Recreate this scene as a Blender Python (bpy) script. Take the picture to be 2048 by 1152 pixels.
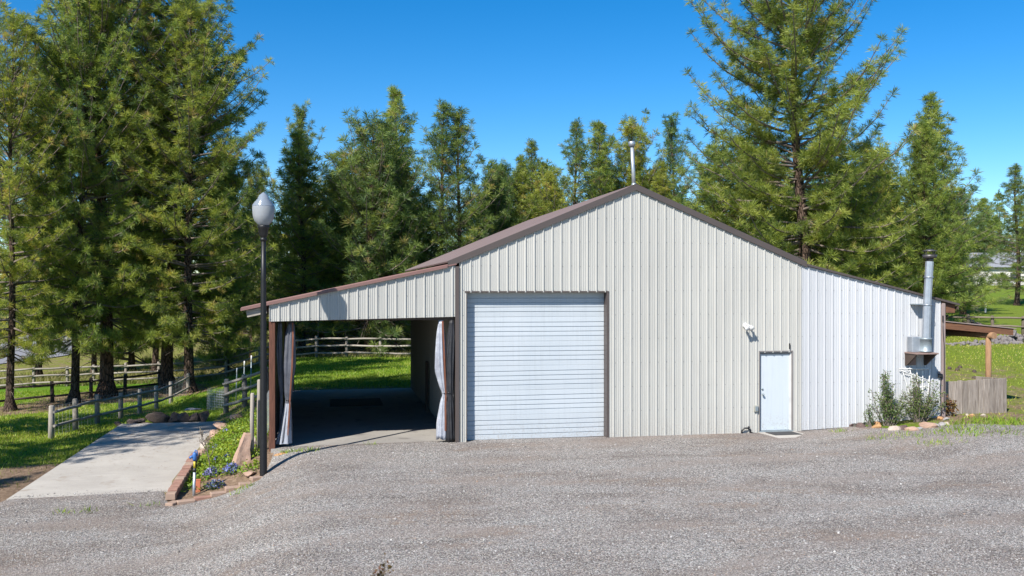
import bpy, bmesh, math
import numpy as np
from mathutils import Vector, Matrix, noise as mnoise

R_ = math.radians
for o in list(bpy.data.objects):
    bpy.data.objects.remove(o)
scene = bpy.context.scene
COL = scene.collection

# ------------------------------------------------------------------ camera, sky, sun, exposure
TH = R_(11.2)
CAM = np.array([-3.11, -22.6, 3.81])
F = 1860.0
cam_d = bpy.data.cameras.new('camera')
cam = bpy.data.objects.new('camera', cam_d)
COL.objects.link(cam)
cam.location = CAM
cam.rotation_euler = (R_(90), 0, -TH)
cam_d.sensor_width = 36
cam_d.lens = 36 * F / 2048
cam_d.clip_start = 0.1
cam_d.clip_end = 3000
scene.camera = cam
scene.render.resolution_x, scene.render.resolution_y = 1024, 576

LIGHT = Vector((0.95, 1.0, -1.30)).normalized()
SUN_EL = math.asin(-LIGHT.z)
SUN_ROT = math.atan2(-LIGHT.x, -LIGHT.y)
world = bpy.data.worlds.new('World')
scene.world = world
world.use_nodes = True
wn = world.node_tree
for n in list(wn.nodes):
    wn.nodes.remove(n)
wout = wn.nodes.new('ShaderNodeOutputWorld')
wbg = wn.nodes.new('ShaderNodeBackground')
wsky = wn.nodes.new('ShaderNodeTexSky')
wsky.sky_type = 'NISHITA'
wsky.sun_disc = False
wsky.sun_elevation = SUN_EL
wsky.sun_rotation = SUN_ROT
wsky.altitude = 1500
wsky.air_density = 1.0
wsky.dust_density = 0.0
wsky.ozone_density = 3.0
whs = wn.nodes.new('ShaderNodeHueSaturation')
whs.inputs['Saturation'].default_value = 1.42
whs.inputs['Value'].default_value = 1.0
# a few thin cirrus wisps, all round the sky
wtc = wn.nodes.new('ShaderNodeTexCoord')
wmap = wn.nodes.new('ShaderNodeMapping')
wmap.inputs['Scale'].default_value = (1.6, 1.6, 11.0)
wmap.inputs['Location'].default_value = (3.1, 1.7, 0.4)
wnz = wn.nodes.new('ShaderNodeTexNoise')
wnz.inputs['Scale'].default_value = 2.2
wnz.inputs['Detail'].default_value = 7
wnz.inputs['Roughness'].default_value = 0.62
wrp = wn.nodes.new('ShaderNodeValToRGB')
wrp.color_ramp.elements[0].position = 0.72
wrp.color_ramp.elements[0].color = (0, 0, 0, 1)
wrp.color_ramp.elements[1].position = 0.82
wrp.color_ramp.elements[1].color = (0.14, 0.14, 0.14, 1)
wmx = wn.nodes.new('ShaderNodeMix')
wmx.data_type = 'RGBA'
wmx.inputs[7].default_value = (7.0, 8.2, 9.6, 1)
wn.links.new(wsky.outputs[0], whs.inputs['Color'])
wn.links.new(wtc.outputs['Generated'], wmap.inputs['Vector'])
wn.links.new(wmap.outputs[0], wnz.inputs['Vector'])
wn.links.new(wnz.outputs[0], wrp.inputs[0])
wn.links.new(wrp.outputs[0], wmx.inputs[0])
wn.links.new(whs.outputs[0], wmx.inputs[6])
wn.links.new(wmx.outputs[2], wbg.inputs['Color'])
wbg.inputs['Strength'].default_value = 0.098
wn.links.new(wbg.outputs[0], wout.inputs[0])

sun_d = bpy.data.lights.new('sun', 'SUN')
sun_d.energy = 5.0
sun_d.angle = R_(0.53)
sun_d.color = (1.0, 0.95, 0.88)
sun = bpy.data.objects.new('sun', sun_d)
COL.objects.link(sun)
sun.rotation_euler = LIGHT.to_track_quat('-Z', 'Y').to_euler()
sun.location = (-30, -40, 50)

scene.view_settings.view_transform = 'Standard'
scene.view_settings.look = 'None'
scene.view_settings.gamma = 1
scene.view_settings.exposure = 0.75
scene.view_settings.use_curve_mapping = False
scene.render.engine = 'CYCLES'
scene.cycles.max_bounces = 5
scene.cycles.transparent_max_bounces = 8
scene.cycles.use_denoising = True
scene.cycles.denoising_prefilter = 'ACCURATE'
scene.cycles.denoising_input_passes = 'RGB_ALBEDO_NORMAL'

# ------------------------------------------------------------------ picture geometry helpers
RT = np.array([math.cos(TH), -math.sin(TH)])
FW = np.array([math.sin(TH), math.cos(TH)])


def pt(u, v, z):
    xy = CAM[:2] + RT * ((u - 1024) / F * z) + FW * z
    return Vector((xy[0], xy[1], CAM[2] - (v - 576.0) / F * z))


def xy_at(u, z):
    p = pt(u, 576, z)
    return p.x, p.y


def depth(X, Y):
    return (X - CAM[0]) * FW[0] + (Y - CAM[1]) * FW[1]


def sstep(t):
    t = np.clip(t, 0, 1)
    return t * t * (3 - 2 * t)


_rs = np.random.default_rng(5)
_W = [(_rs.uniform(0, 6.28), _rs.uniform(0, 6.28), _rs.uniform(0, 6.28)) for _ in range(40)]


def wob(X, Y, scale, k0=0, n=6):
    """smooth pseudo noise in -1..1"""
    s = 0
    for i in range(n):
        a, b, c = _W[(k0 + i) % 40]
        f = (0.7 + 0.23 * i) / scale * 2.2
        s = s + np.sin(f * (X * math.cos(a) + Y * math.sin(a)) + b) * np.cos(f * 0.83 * (X * math.cos(c) - Y * math.sin(c)) + a)
    return s / n * 1.6


def H(X, Y):
    X = np.asarray(X, float)
    Y = np.asarray(Y, float)
    dz = depth(X, Y)
    front = np.clip(-Y, 0, 1.6) * 0.6
    width = 3.2 + 3.0 * sstep((Y - 8) / 14)
    A = 0.69 + 0.66 * sstep((Y - 6) / 16)
    q = (-X - 4.0 + front) / width
    z = -A * sstep(q) - 0.03 * np.clip(-10 - X, 0, 14) * sstep((Y - 2) / 20)
    rm = sstep((X - 8.6) / 5.0)
    z = z + rm * (0.29 + 1.0 * sstep((dz - 27) / 20) + 0.042 * np.clip(dz - 50, 0, 75))
    z = z + (1 - rm) * 0.03 * np.clip(dz - 60, 0, 90)
    z = z + 0.035 * wob(X, Y, 5.0, 3) * sstep((np.abs(X - 3) + np.clip(Y, -9, 99) - 8) / 20 + 0.15)
    return z


def Hs(x, y):
    return float(H(x, y))


def gnd(u, v):
    """where the sight line through a pixel first meets the ground"""
    k = (v - 576.0) / F
    z, dz = 8.0, 0.5
    while z < 160:
        x, y = xy_at(u, z)
        if CAM[2] - k * z < Hs(x, y):
            break
        z += dz
    lo, hi = z - dz, z
    for _ in range(20):
        z = (lo + hi) / 2
        x, y = xy_at(u, z)
        if CAM[2] - k * z < Hs(x, y):
            hi = z
        else:
            lo = z
    return Vector((x, y, Hs(x, y)))


# ------------------------------------------------------------------ object helpers
def thing(name, label, cat, loc=(0, 0, 0), rz=0, group=None):
    o = bpy.data.objects.new(name, None)
    COL.objects.link(o)
    o.empty_display_size = 0.2
    o.location = loc
    o.rotation_euler = (0, 0, rz)
    o['label'] = label
    o['category'] = cat
    if group:
        o['group'] = group
    return o


def tag(o, label, cat=None, group=None):
    o['label'] = label
    if cat:
        o['category'] = cat
    if group:
        o['group'] = group
    return o


class MB:
    def __init__(self):
        self.v, self.f, self.s = [], [], []

    def add(self, vs, fs, smooth=False):
        b = len(self.v)
        self.v += [tuple(p) for p in vs]
        self.f += [tuple(i + b for i in f) for f in fs]
        self.s += [smooth] * len(fs)
        return self

    def box(self, lo, hi, M=None, top_in=0.0):
        x0, y0, z0 = lo
        x1, y1, z1 = hi
        t = top_in
        vs = [(x0, y0, z0), (x1, y0, z0), (x1, y1, z0), (x0, y1, z0), (x0 + t, y0 + t, z1), (x1 - t, y0 + t, z1), (x1 - t, y1 - t, z1), (x0 + t, y1 - t, z1)]
        if M is not None:
            vs = [M @ Vector(p) for p in vs]
        return self.add(vs, [(0, 3, 2, 1), (4, 5, 6, 7), (0, 1, 5, 4), (1, 2, 6, 5), (2, 3, 7, 6), (3, 0, 4, 7)])

    def bbox(self, lo, hi, b=0.006, M=None):
        """box with chamfered edges"""
        lo, hi = Vector(lo), Vector(hi)
        c = (lo + hi) / 2
        h = (hi - lo) / 2
        b = min(b, h.x * .9, h.y * .9, h.z * .9)
        bm = bmesh.new()
        bmesh.ops.create_cube(bm, size=2)
        for v in bm.verts:
            v.co = Vector((c.x + v.co.x * h.x, c.y + v.co.y * h.y, c.z + v.co.z * h.z))
        bmesh.ops.bevel(bm, geom=bm.edges[:], offset=b, segments=1, affect='EDGES')
        bm.verts.index_update()
        vs = [M @ v.co if M is not None else v.co.copy() for v in bm.verts]
        fs = [tuple(v.index for v in f.verts) for f in bm.faces]
        bm.free()
        return self.add(vs, fs)

    def tube(self, pts, rad, n=8, cap=True, smooth=True, ref=None):
        pts = [Vector(p) for p in pts]
        if not hasattr(rad, '__len__'):
            rad = [rad] * len(pts)
        vs, fs = [], []
        prev = None
        for i, p in enumerate(pts):
            d = (pts[min(i + 1, len(pts) - 1)] - pts[max(i - 1, 0)])
            if d.length < 1e-9:
                d = Vector((0, 0, 1))
            d.normalize()
            if prev is None:
                r = Vector((0, 0, 1)) if abs(d.z) < .9 else Vector((1, 0, 0))
                a = d.cross(r).normalized()
            else:
                a = (prev - d * prev.dot(d))
                a = a.normalized() if a.length > 1e-6 else d.orthogonal().normalized()
            prev = a
            b = d.cross(a)
            for k in range(n):
                t = 2 * math.pi * k / n
                vs.append(p + (a * math.cos(t) + b * math.sin(t)) * rad[i])
        for i in range(len(pts) - 1):
            for k in range(n):
                k2 = (k + 1) % n
                fs.append((i * n + k, i * n + k2, (i + 1) * n + k2, (i + 1) * n + k))
        self.add(vs, fs, smooth)
        if cap:
            b0 = len(self.v) - len(vs)
            self.f.append(tuple(b0 + k for k in range(n))[::-1])
            self.f.append(tuple(b0 + (len(pts) - 1) * n + k for k in range(n)))
            self.s += [False, False]
        return self

    def lathe(self, prof, n=24, c=(0, 0, 0), flute=None, smooth=True):
        vs, fs = [], []
        for (r, z) in prof:
            for k in range(n):
                t = 2 * math.pi * k / n
                rr = r * (1 + (flute(k, z) if flute else 0))
                vs.append((c[0] + rr * math.cos(t), c[1] + rr * math.sin(t), c[2] + z))
        for i in range(len(prof) - 1):
            for k in range(n):
                k2 = (k + 1) % n
                fs.append((i * n + k, i * n + k2, (i + 1) * n + k2, (i + 1) * n + k))
        return self.add(vs, fs, smooth)

    def build(self, name, mat, parent=None, kind=None):
        me = bpy.data.meshes.new(name)
        me.from_pydata(self.v, [], self.f)
        me.polygons.foreach_set('use_smooth', self.s)
        me.materials.append(mat)
        me.update()
        return link(name, me, parent, kind)


def link(name, me, parent=None, kind=None):
    o = bpy.data.objects.new(name, me)
    COL.objects.link(o)
    if parent is not None:
        o.parent = parent
    if kind:
        o['kind'] = kind
    return o


def tri_mesh(name, V, mat, tint=None, nper=3):
    """V: (n*nper,3) vertices, every nper a face of its own; tint: one float per face"""
    n = len(V) // nper
    me = bpy.data.meshes.new(name)
    me.vertices.add(len(V))
    me.vertices.foreach_set('co', np.ascontiguousarray(V, dtype=np.float32).ravel())
    me.loops.add(len(V))
    me.loops.foreach_set('vertex_index', np.arange(len(V), dtype=np.int32))
    me.polygons.add(n)
    me.polygons.foreach_set('loop_start', np.arange(0, len(V), nper, dtype=np.int32))
    if tint is not None:
        at = me.attributes.new('tint', 'FLOAT', 'FACE')
        at.data.foreach_set('value', np.ascontiguousarray(tint, dtype=np.float32))
    me.materials.append(mat)
    me.update(calc_edges=True)
    return me


def idx_mesh(name, V, Fc, mat, tint=None):
    """V (n,3), Fc (m,3|4) index array"""
    k = Fc.shape[1]
    me = bpy.data.meshes.new(name)
    me.vertices.add(len(V))
    me.vertices.foreach_set('co', np.ascontiguousarray(V, dtype=np.float32).ravel())
    me.loops.add(Fc.size)
    me.loops.foreach_set('vertex_index', np.ascontiguousarray(Fc, dtype=np.int32).ravel())
    me.polygons.add(len(Fc))
    me.polygons.foreach_set('loop_start', np.arange(0, Fc.size, k, dtype=np.int32))
    if tint is not None:
        at = me.attributes.new('tint', 'FLOAT', 'FACE')
        at.data.foreach_set('value', np.ascontiguousarray(tint, dtype=np.float32))
    me.materials.append(mat)
    me.update(calc_edges=True)
    return me


def copy_tree(o, parent=None):
    c = o.copy()
    COL.objects.link(c)
    if parent is not None:
        c.parent = parent
    for ch in list(o.children):
        copy_tree(ch, c)
    return c


# ------------------------------------------------------------------ materials
def new_mat(name):
    m = bpy.data.materials.new(name)
    m.use_nodes = True
    nt = m.node_tree
    b = nt.nodes['Principled BSDF']
    return m, nt, b


def nz(nt, scale, detail=4, rough=0.55, vec=None, mscale=None, dist=0.0):
    n = nt.nodes.new('ShaderNodeTexNoise')
    n.inputs['Scale'].default_value = scale
    n.inputs['Detail'].default_value = detail
    n.inputs['Roughness'].default_value = rough
    n.inputs['Distortion'].default_value = dist
    if vec is not None:
        if mscale:
            mp = nt.nodes.new('ShaderNodeMapping')
            mp.inputs['Scale'].default_value = mscale
            nt.links.new(vec, mp.inputs['Vector'])
            vec = mp.outputs[0]
        nt.links.new(vec, n.inputs['Vector'])
    return n.outputs[0]


def ramp(nt, fac, stops):
    r = nt.nodes.new('ShaderNodeValToRGB')
    e = r.color_ramp.elements
    while len(e) < len(stops):
        e.new(0.5)
    for i, (p, c) in enumerate(stops):
        e[i].position = p
        e[i].color = (*c, 1) if len(c) == 3 else c
    nt.links.new(fac, r.inputs[0])
    return r.outputs[0]


def grey(p, a, b):
    return (p, (a,) * 3), (b, (1,) * 3)


def mix(nt, fac, a, b, mode='MIX'):
    m = nt.nodes.new('ShaderNodeMix')
    m.data_type = 'RGBA'
    m.blend_type = mode
    if isinstance(fac, (int, float)):
        m.inputs[0].default_value = fac
    else:
        nt.links.new(fac, m.inputs[0])
    for k, s in ((6, a), (7, b)):
        if isinstance(s, tuple):
            m.inputs[k].default_value = (*s, 1) if len(s) == 3 else s
        else:
            nt.links.new(s, m.inputs[k])
    return m.outputs[2]


def math_(nt, op, a, b=None):
    m = nt.nodes.new('ShaderNodeMath')
    m.operation = op
    for k, s in ((0, a), (1, b)):
        if s is None:
            continue
        if isinstance(s, (int, float)):
            m.inputs[k].default_value = s
        else:
            nt.links.new(s, m.inputs[k])
    return m.outputs[0]


def objco(nt):
    return nt.nodes.new('ShaderNodeTexCoord').outputs['Object']


def worldpos(nt):
    return nt.nodes.new('ShaderNodeNewGeometry').outputs['Position']


def attr(nt, name):
    a = nt.nodes.new('ShaderNodeAttribute')
    a.attribute_name = name
    return a.outputs['Fac']


def bump(nt, b, h, strength=0.3, dist=0.02):
    n = nt.nodes.new('ShaderNodeBump')
    n.inputs['Strength'].default_value = strength
    n.inputs['Distance'].default_value = dist
    nt.links.new(h, n.inputs['Height'])
    nt.links.new(n.outputs[0], b.inputs['Normal'])


def paint(name, c, c2=None, rough=0.5, scale=3.0, metal=0.0, spec=0.5, bmp=0.0, mscale=None, fine=0.0):
    """painted / plain surface with broad tone variation and some wear"""
    m, nt, b = new_mat(name)
    c2 = c2 or tuple(x * 0.8 for x in c)
    w = worldpos(nt)
    f = ramp(nt, nz(nt, scale, 6, 0.6, w, mscale), [(0.3, (0, 0, 0)), (0.72, (1, 1, 1))])
    col = mix(nt, f, c, c2)
    if fine:
        f2 = ramp(nt, nz(nt, scale * 14, 4, 0.6, w, mscale), [(0.35, (0, 0, 0)), (0.7, (1, 1, 1))])
        col = mix(nt, math_(nt, 'MULTIPLY', f2, fine), col, tuple(x * 0.45 for x in c))
    nt.links.new(col, b.inputs['Base Color'])
    rr = ramp(nt, nz(nt, scale * 2, 3, 0.5, w), [(0, (rough * 0.8,) * 3), (1, (min(1, rough * 1.2),) * 3)])
    nt.links.new(rr, b.inputs['Roughness'])
    b.inputs['Metallic'].default_value = metal
    b.inputs['Specular IOR Level'].default_value = spec
    if bmp:
        bump(nt, b, nz(nt, scale * 8, 4, 0.6, w, mscale), bmp, 0.02)
    return m


def wood(name, c, c2, dark, axis=2, rough=0.85, scale=6.0):
    """weathered timber with grain along axis (object space)"""
    m, nt, b = new_mat(name)
    w = objco(nt)
    ms = [9.0, 9.0, 9.0]
    ms[axis] = 0.55
    g = nz(nt, scale, 6, 0.65, w, tuple(ms), 0.6)
    big = nz(nt, 1.7, 3, 0.5, worldpos(nt))
    rnd = nt.nodes.new('ShaderNodeObjectInfo').outputs['Random']
    col = mix(nt, ramp(nt, g, [(0.3, (0, 0, 0)), (0.68, (1, 1, 1))]), dark, mix(nt, big, c, c2))
    col = mix(nt, 1.0, col, ramp(nt, rnd, [(0, (0.78, 0.77, 0.76)), (1, (1.12, 1.1, 1.08))]), 'MULTIPLY')
    nt.links.new(col, b.inputs['Base Color'])
    b.inputs['Roughness'].default_value = rough
    b.inputs['Specular IOR Level'].default_value = 0.25
    bump(nt, b, g, 0.5, 0.01)
    return m


def siding_mat(name, c, c2):
    m, nt, b = new_mat(name)
    w = worldpos(nt)
    f = ramp(nt, nz(nt, 0.9, 5, 0.6, w, (1.0, 1.0, 0.35)), [(0.3, (0, 0, 0)), (0.7, (1, 1, 1))])
    col = mix(nt, f, c, c2)
    # dust and rain splash: streaks, and specks that thicken towards the foot
    st = ramp(nt, nz(nt, 7, 4, 0.65, w, (3.0, 1.0, 0.12)), [(0.5, (0, 0, 0)), (0.8, (1, 1, 1))])
    col = mix(nt, math_(nt, 'MULTIPLY', st, 0.30), col, tuple(x * 0.62 for x in c))
    rnd = nt.nodes.new('ShaderNodeObjectInfo').outputs['Random']
    col = mix(nt, 1.0, col, ramp(nt, rnd, [(0, (0.955, 0.955, 0.95)), (1, (1.035, 1.035, 1.03))]), 'MULTIPLY')
    sp = nt.nodes.new('ShaderNodeSeparateXYZ')
    nt.links.new(w, sp.inputs[0])
    foot = math_(nt, 'SUBTRACT', 1.0, math_(nt, 'MINIMUM', math_(nt, 'MULTIPLY', sp.outputs[2], 1.6), 1.0))
    mud = ramp(nt, nz(nt, 26, 4, 0.7, w), [(0.5, (0, 0, 0)), (0.66, (1, 1, 1))])
    col = mix(nt, math_(nt, 'MULTIPLY', math_(nt, 'MULTIPLY', foot, mud), 0.65), col, (0.28, 0.235, 0.19))
    nt.links.new(col, b.inputs['Base Color'])
    b.inputs['Roughness'].default_value = 0.42
    b.inputs['Specular IOR Level'].default_value = 0.45
    bump(nt, b, nz(nt, 2.5, 3, 0.5, w), 0.12, 0.02)
    return m


M = {}
M['cream'] = siding_mat('cream_metal', (0.445, 0.44, 0.41), (0.395, 0.391, 0.366))
M['white'] = siding_mat('white_metal', (0.495, 0.505, 0.52), (0.455, 0.468, 0.487))
M['cream_shade'] = siding_mat('shaded_cream_metal', (0.20, 0.185, 0.16), (0.17, 0.155, 0.135))  # cream siding with the carport's inner shade put into its colour
M['brown'] = paint('brown_trim', (0.08, 0.063, 0.057), (0.067, 0.053, 0.048), 0.45, 1.3)
M['roof'] = paint('brown_roof', (0.135, 0.098, 0.093), (0.115, 0.083, 0.079), 0.5, 0.8)
M['redroof'] = paint('red_brown_roof', (0.20, 0.105, 0.09), (0.15, 0.085, 0.075), 0.55, 2.0)
M['pinktrim'] = paint('faded_trim', (0.30, 0.235, 0.215), (0.25, 0.195, 0.18), 0.6, 2.5, fine=0.25)
M['doorwhite'] = siding_mat('door_white', (0.445, 0.48, 0.51), (0.41, 0.45, 0.483))
M['entry'] = siding_mat('entry_door', (0.50, 0.545, 0.575), (0.46, 0.51, 0.545))
M['frame'] = paint('door_frame', (0.22, 0.20, 0.19), None, 0.5, 3)
M['framewhite'] = paint('white_frame', (0.62, 0.62, 0.60), None, 0.5, 3)
M['interior'] = paint('shaded_lining', (0.14, 0.13, 0.115), (0.11, 0.10, 0.09), 0.7, 1.0)
M['black'] = paint('black_metal', (0.012, 0.012, 0.014), (0.02, 0.02, 0.022), 0.38, 4)
M['lampblack'] = paint('lamp_black', (0.004, 0.004, 0.005), (0.008, 0.008, 0.009), 0.5, 5, fine=0.3)
M['tarp'] = paint('black_tarp', (0.012, 0.012, 0.014), (0.03, 0.03, 0.034), 0.45, 4, bmp=0.4)
M['silver'] = paint('silver_tarp', (0.42, 0.44, 0.49), (0.22, 0.23, 0.27), 0.4, 5, bmp=0.5, fine=0.3)
M['greytarp'] = paint('grey_tarp', (0.05, 0.053, 0.065), (0.11, 0.115, 0.135), 0.45, 5, bmp=0.5)
M['rust'] = paint('rust_webbing', (0.20, 0.07, 0.035), (0.13, 0.05, 0.03), 0.8, 6)
M['galv'] = paint('galvanised', (0.50, 0.53, 0.56), (0.36, 0.39, 0.43), 0.42, 7, metal=0.65, fine=0.25)
M['galvdark'] = paint('dull_galvanised', (0.30, 0.35, 0.37), (0.22, 0.26, 0.28), 0.5, 6, metal=0.5)
M['soot'] = paint('sooty_metal', (0.06, 0.055, 0.055), (0.12, 0.11, 0.11), 0.45, 9, metal=0.5)
M['plasticgrey'] = paint('grey_box', (0.30, 0.30, 0.26), None, 0.5, 6)
M['plywood'] = paint('old_plywood', (0.28, 0.19, 0.16), (0.20, 0.14, 0.12), 0.8, 7, fine=0.4)
M['darkwood'] = paint('dark_timber', (0.05, 0.035, 0.028), (0.08, 0.055, 0.04), 0.8, 5)
M['trellis'] = paint('white_lath', (0.70, 0.70, 0.68), (0.55, 0.55, 0.53), 0.7, 8)
M['mat'] = paint('rubber_mat', (0.03, 0.03, 0.033), (0.055, 0.053, 0.05), 0.9, 16, bmp=0.4)
M['blue'] = paint('blue_valve', (0.03, 0.11, 0.32), (0.05, 0.15, 0.38), 0.45, 9)
M['yellow'] = paint('yellow_tape', (0.62, 0.48, 0.04), None, 0.5, 9)
M['orange'] = paint('orange_clay', (0.42, 0.13, 0.06), None, 0.8, 9)
M['ceramic'] = paint('pale_blue_stone', (0.42, 0.52, 0.56), None, 0.6, 9)
M['brick'] = paint('edging_brick', (0.34, 0.19, 0.14), (0.27, 0.15, 0.11), 0.9, 8, bmp=0.5, fine=0.35)
M['bricktan'] = paint('tan_edging_brick', (0.38, 0.27, 0.20), (0.31, 0.21, 0.16), 0.9, 8, bmp=0.5, fine=0.35)
M['greypost'] = wood('grey_post', (0.40, 0.37, 0.32), (0.33, 0.30, 0.26), (0.20, 0.175, 0.15), 2)
M['greyrail'] = wood('grey_rail', (0.42, 0.39, 0.34), (0.36, 0.33, 0.29), (0.20, 0.18, 0.155), 0)
M['brownpost'] = wood('brown_post', (0.20, 0.17, 0.13), (0.15, 0.13, 0.10), (0.08, 0.065, 0.05), 2)
M['brownrail'] = wood('brown_rail', (0.24, 0.21, 0.16), (0.18, 0.155, 0.12), (0.10, 0.08, 0.06), 0)
M['plank'] = wood('weathered_plank', (0.42, 0.375, 0.33), (0.34, 0.295, 0.26), (0.14, 0.115, 0.095), 2, scale=4.0)
M['redpost'] = wood('stained_post', (0.15, 0.065, 0.045), (0.11, 0.05, 0.035), (0.06, 0.03, 0.02), 2)
M['cedarpost'] = wood('cedar_post', (0.36, 0.225, 0.125), (0.31, 0.19, 0.105), (0.19, 0.105, 0.06), 2)
M['cedar'] = wood('cedar_board', (0.22, 0.11, 0.06), (0.17, 0.085, 0.05), (0.09, 0.045, 0.028), 0)
M['wire'] = paint('fence_wire', (0.42, 0.44, 0.45), None, 0.5, 5, metal=0.4)


def bark_mat(name, c, c2, dark):
    m, nt, b = new_mat(name)
    w = objco(nt)
    v = nt.nodes.new('ShaderNodeTexVoronoi')
    v.feature = 'DISTANCE_TO_EDGE'
    v.inputs['Scale'].default_value = 5.5
    mp = nt.nodes.new('ShaderNodeMapping')
    mp.inputs['Scale'].default_value = (1.6, 1.6, 0.42)
    nt.links.new(w, mp.inputs['Vector'])
    nt.links.new(mp.outputs[0], v.inputs['Vector'])
    n = nz(nt, 9, 6, 0.65, w, (1.5, 1.5, 0.4))
    col = mix(nt, n, c, c2)
    col = mix(nt, ramp(nt, v.outputs[0], [(0.02, (1, 1, 1)), (0.14, (0, 0, 0))]), col, dark)
    nt.links.new(col, b.inputs['Base Color'])
    b.inputs['Roughness'].default_value = 0.95
    b.inputs['Specular IOR Level'].default_value = 0.1
    bump(nt, b, ramp(nt, v.outputs[0], [(0.0, (0, 0, 0)), (0.2, (1, 1, 1))]), 0.8, 0.05)
    return m


M['bark'] = bark_mat('pine_bark', (0.095, 0.062, 0.046), (0.135, 0.098, 0.078), (0.022, 0.016, 0.013))
M['barkred'] = bark_mat('red_pine_bark', (0.17, 0.088, 0.058), (0.21, 0.13, 0.095), (0.035, 0.022, 0.018))
M['twig'] = paint('grey_twig', (0.13, 0.10, 0.08), (0.20, 0.165, 0.14), 0.9, 2.5)


def needle_mat(name, stops, trans=0.46):
    m, nt, b = new_mat(name)
    nt.nodes.remove(b)
    out = nt.nodes['Material Output']
    t = attr(nt, 'tint')
    rnd = nt.nodes.new('ShaderNodeObjectInfo').outputs['Random']
    col = ramp(nt, t, stops)
    col = mix(nt, 1.0, col, ramp(nt, rnd, [(0, (0.86, 0.96, 1.0)), (0.5, (1, 1, 1)), (1, (1.18, 1.06, 0.85))]), 'MULTIPLY')
    d = nt.nodes.new('ShaderNodeBsdfPrincipled')
    d.inputs['Roughness'].default_value = 0.5
    d.inputs['Specular IOR Level'].default_value = 0.35
    tr = nt.nodes.new('ShaderNodeBsdfTranslucent')
    ms = nt.nodes.new('ShaderNodeMixShader')
    ms.inputs[0].default_value = trans
    nt.links.new(col, d.inputs['Base Color'])
    nt.links.new(mix(nt, 1.0, col, (1.25, 1.2, 0.55), 'MULTIPLY'), tr.inputs['Color'])
    nt.links.new(d.outputs[0], ms.inputs[1])
    nt.links.new(tr.outputs[0], ms.inputs[2])
    nt.links.new(ms.outputs[0], out.inputs[0])
    return m


M['needle'] = needle_mat('pine_needles', [(0.0, (0.045, 0.085, 0.042)), (0.33, (0.15, 0.215, 0.052)), (0.6, (0.30, 0.36, 0.07)), (0.9, (0.46, 0.475, 0.115)), (1.0, (0.38, 0.27, 0.12))])
M['needle_dark'] = needle_mat('dark_pine_needles', [(0.0, (0.04, 0.08, 0.045)), (0.38, (0.115, 0.18, 0.058)), (0.72, (0.225, 0.305, 0.08)), (0.93, (0.38, 0.40, 0.12)), (1.0, (0.36, 0.28, 0.13))])
M['needle_olive'] = needle_mat('olive_pine_needles', [(0.0, (0.055, 0.095, 0.04)), (0.33, (0.175, 0.225, 0.048)), (0.65, (0.33, 0.37, 0.07)), (0.93, (0.46, 0.465, 0.115)), (1.0, (0.38, 0.27, 0.12))])
M['leaf'] = needle_mat('shrub_leaves', [(0.0, (0.046, 0.085, 0.026)), (0.5, (0.098, 0.156, 0.042)), (1.0, (0.195, 0.260, 0.060))], 0.28)
M['leafred'] = needle_mat('bronze_leaves', [(0.0, (0.10, 0.035, 0.025)), (0.5, (0.15, 0.09, 0.03)), (1.0, (0.22, 0.2, 0.06))], 0.28)
M['cover'] = needle_mat('ground_cover_leaves', [(0.0, (0.078, 0.132, 0.020)), (0.5, (0.182, 0.288, 0.025)), (1.0, (0.390, 0.408, 0.040))], 0.3)
M['petal'] = needle_mat('blue_petals', [(0.0, (0.13, 0.13, 0.48)), (0.6, (0.25, 0.25, 0.72)), (1.0, (0.52, 0.53, 0.85))], 0.2)
M['petaldark'] = needle_mat('dark_blue_petals', [(0.0, (0.03, 0.045, 0.13)), (0.7, (0.06, 0.085, 0.24)), (1.0, (0.3, 0.36, 0.55))], 0.2)
M['blade'] = needle_mat('grass_blades', [(0.0, (0.08, 0.145, 0.014)), (0.5, (0.19, 0.30, 0.022)), (0.85, (0.33, 0.38, 0.045)), (1.0, (0.44, 0.37, 0.16))], 0.3)
M['dryblade'] = needle_mat('dry_grass_blades', [(0.0, (0.12, 0.14, 0.03)), (0.5, (0.24, 0.21, 0.08)), (1.0, (0.40, 0.32, 0.16))], 0.3)


def rock_mat(name, c, c2, dark):
    m, nt, b = new_mat(name)
    w = worldpos(nt)
    n = nz(nt, 7, 7, 0.7, w)
    col = mix(nt, ramp(nt, n, [(0.3, (0, 0, 0)), (0.7, (1, 1, 1))]), c, c2)
    col = mix(nt, ramp(nt, nz(nt, 22, 5, 0.7, w), [(0.52, (0, 0, 0)), (0.74, (1, 1, 1))]), col, dark)
    nt.links.new(col, b.inputs['Base Color'])
    b.inputs['Roughness'].default_value = 0.92
    b.inputs['Specular IOR Level'].default_value = 0.2
    bump(nt, b, n, 0.6, 0.04)
    return m


M['rockbrown'] = rock_mat('brown_rock', (0.10, 0.075, 0.062), (0.06, 0.047, 0.042), (0.16, 0.13, 0.11))
M['rockpink'] = rock_mat('pink_rock', (0.42, 0.29, 0.22), (0.34, 0.22, 0.16), (0.22, 0.17, 0.14))
M['rockorange'] = rock_mat('orange_rock', (0.46, 0.28, 0.13), (0.38, 0.20, 0.10), (0.24, 0.15, 0.10))
M['rockgrey'] = rock_mat('grey_rock', (0.36, 0.34, 0.33), (0.27, 0.255, 0.25), (0.16, 0.15, 0.15))
M['rockwhite'] = rock_mat('pale_rock', (0.44, 0.39, 0.33), (0.37, 0.30, 0.24), (0.22, 0.16, 0.12))
M['rockpile'] = rock_mat('heap_rock', (0.20, 0.18, 0.175), (0.14, 0.125, 0.12), (0.27, 0.245, 0.235))
M['rockdark'] = rock_mat('dark_rock', (0.12, 0.085, 0.075), (0.08, 0.055, 0.05), (0.19, 0.13, 0.11))

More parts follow.
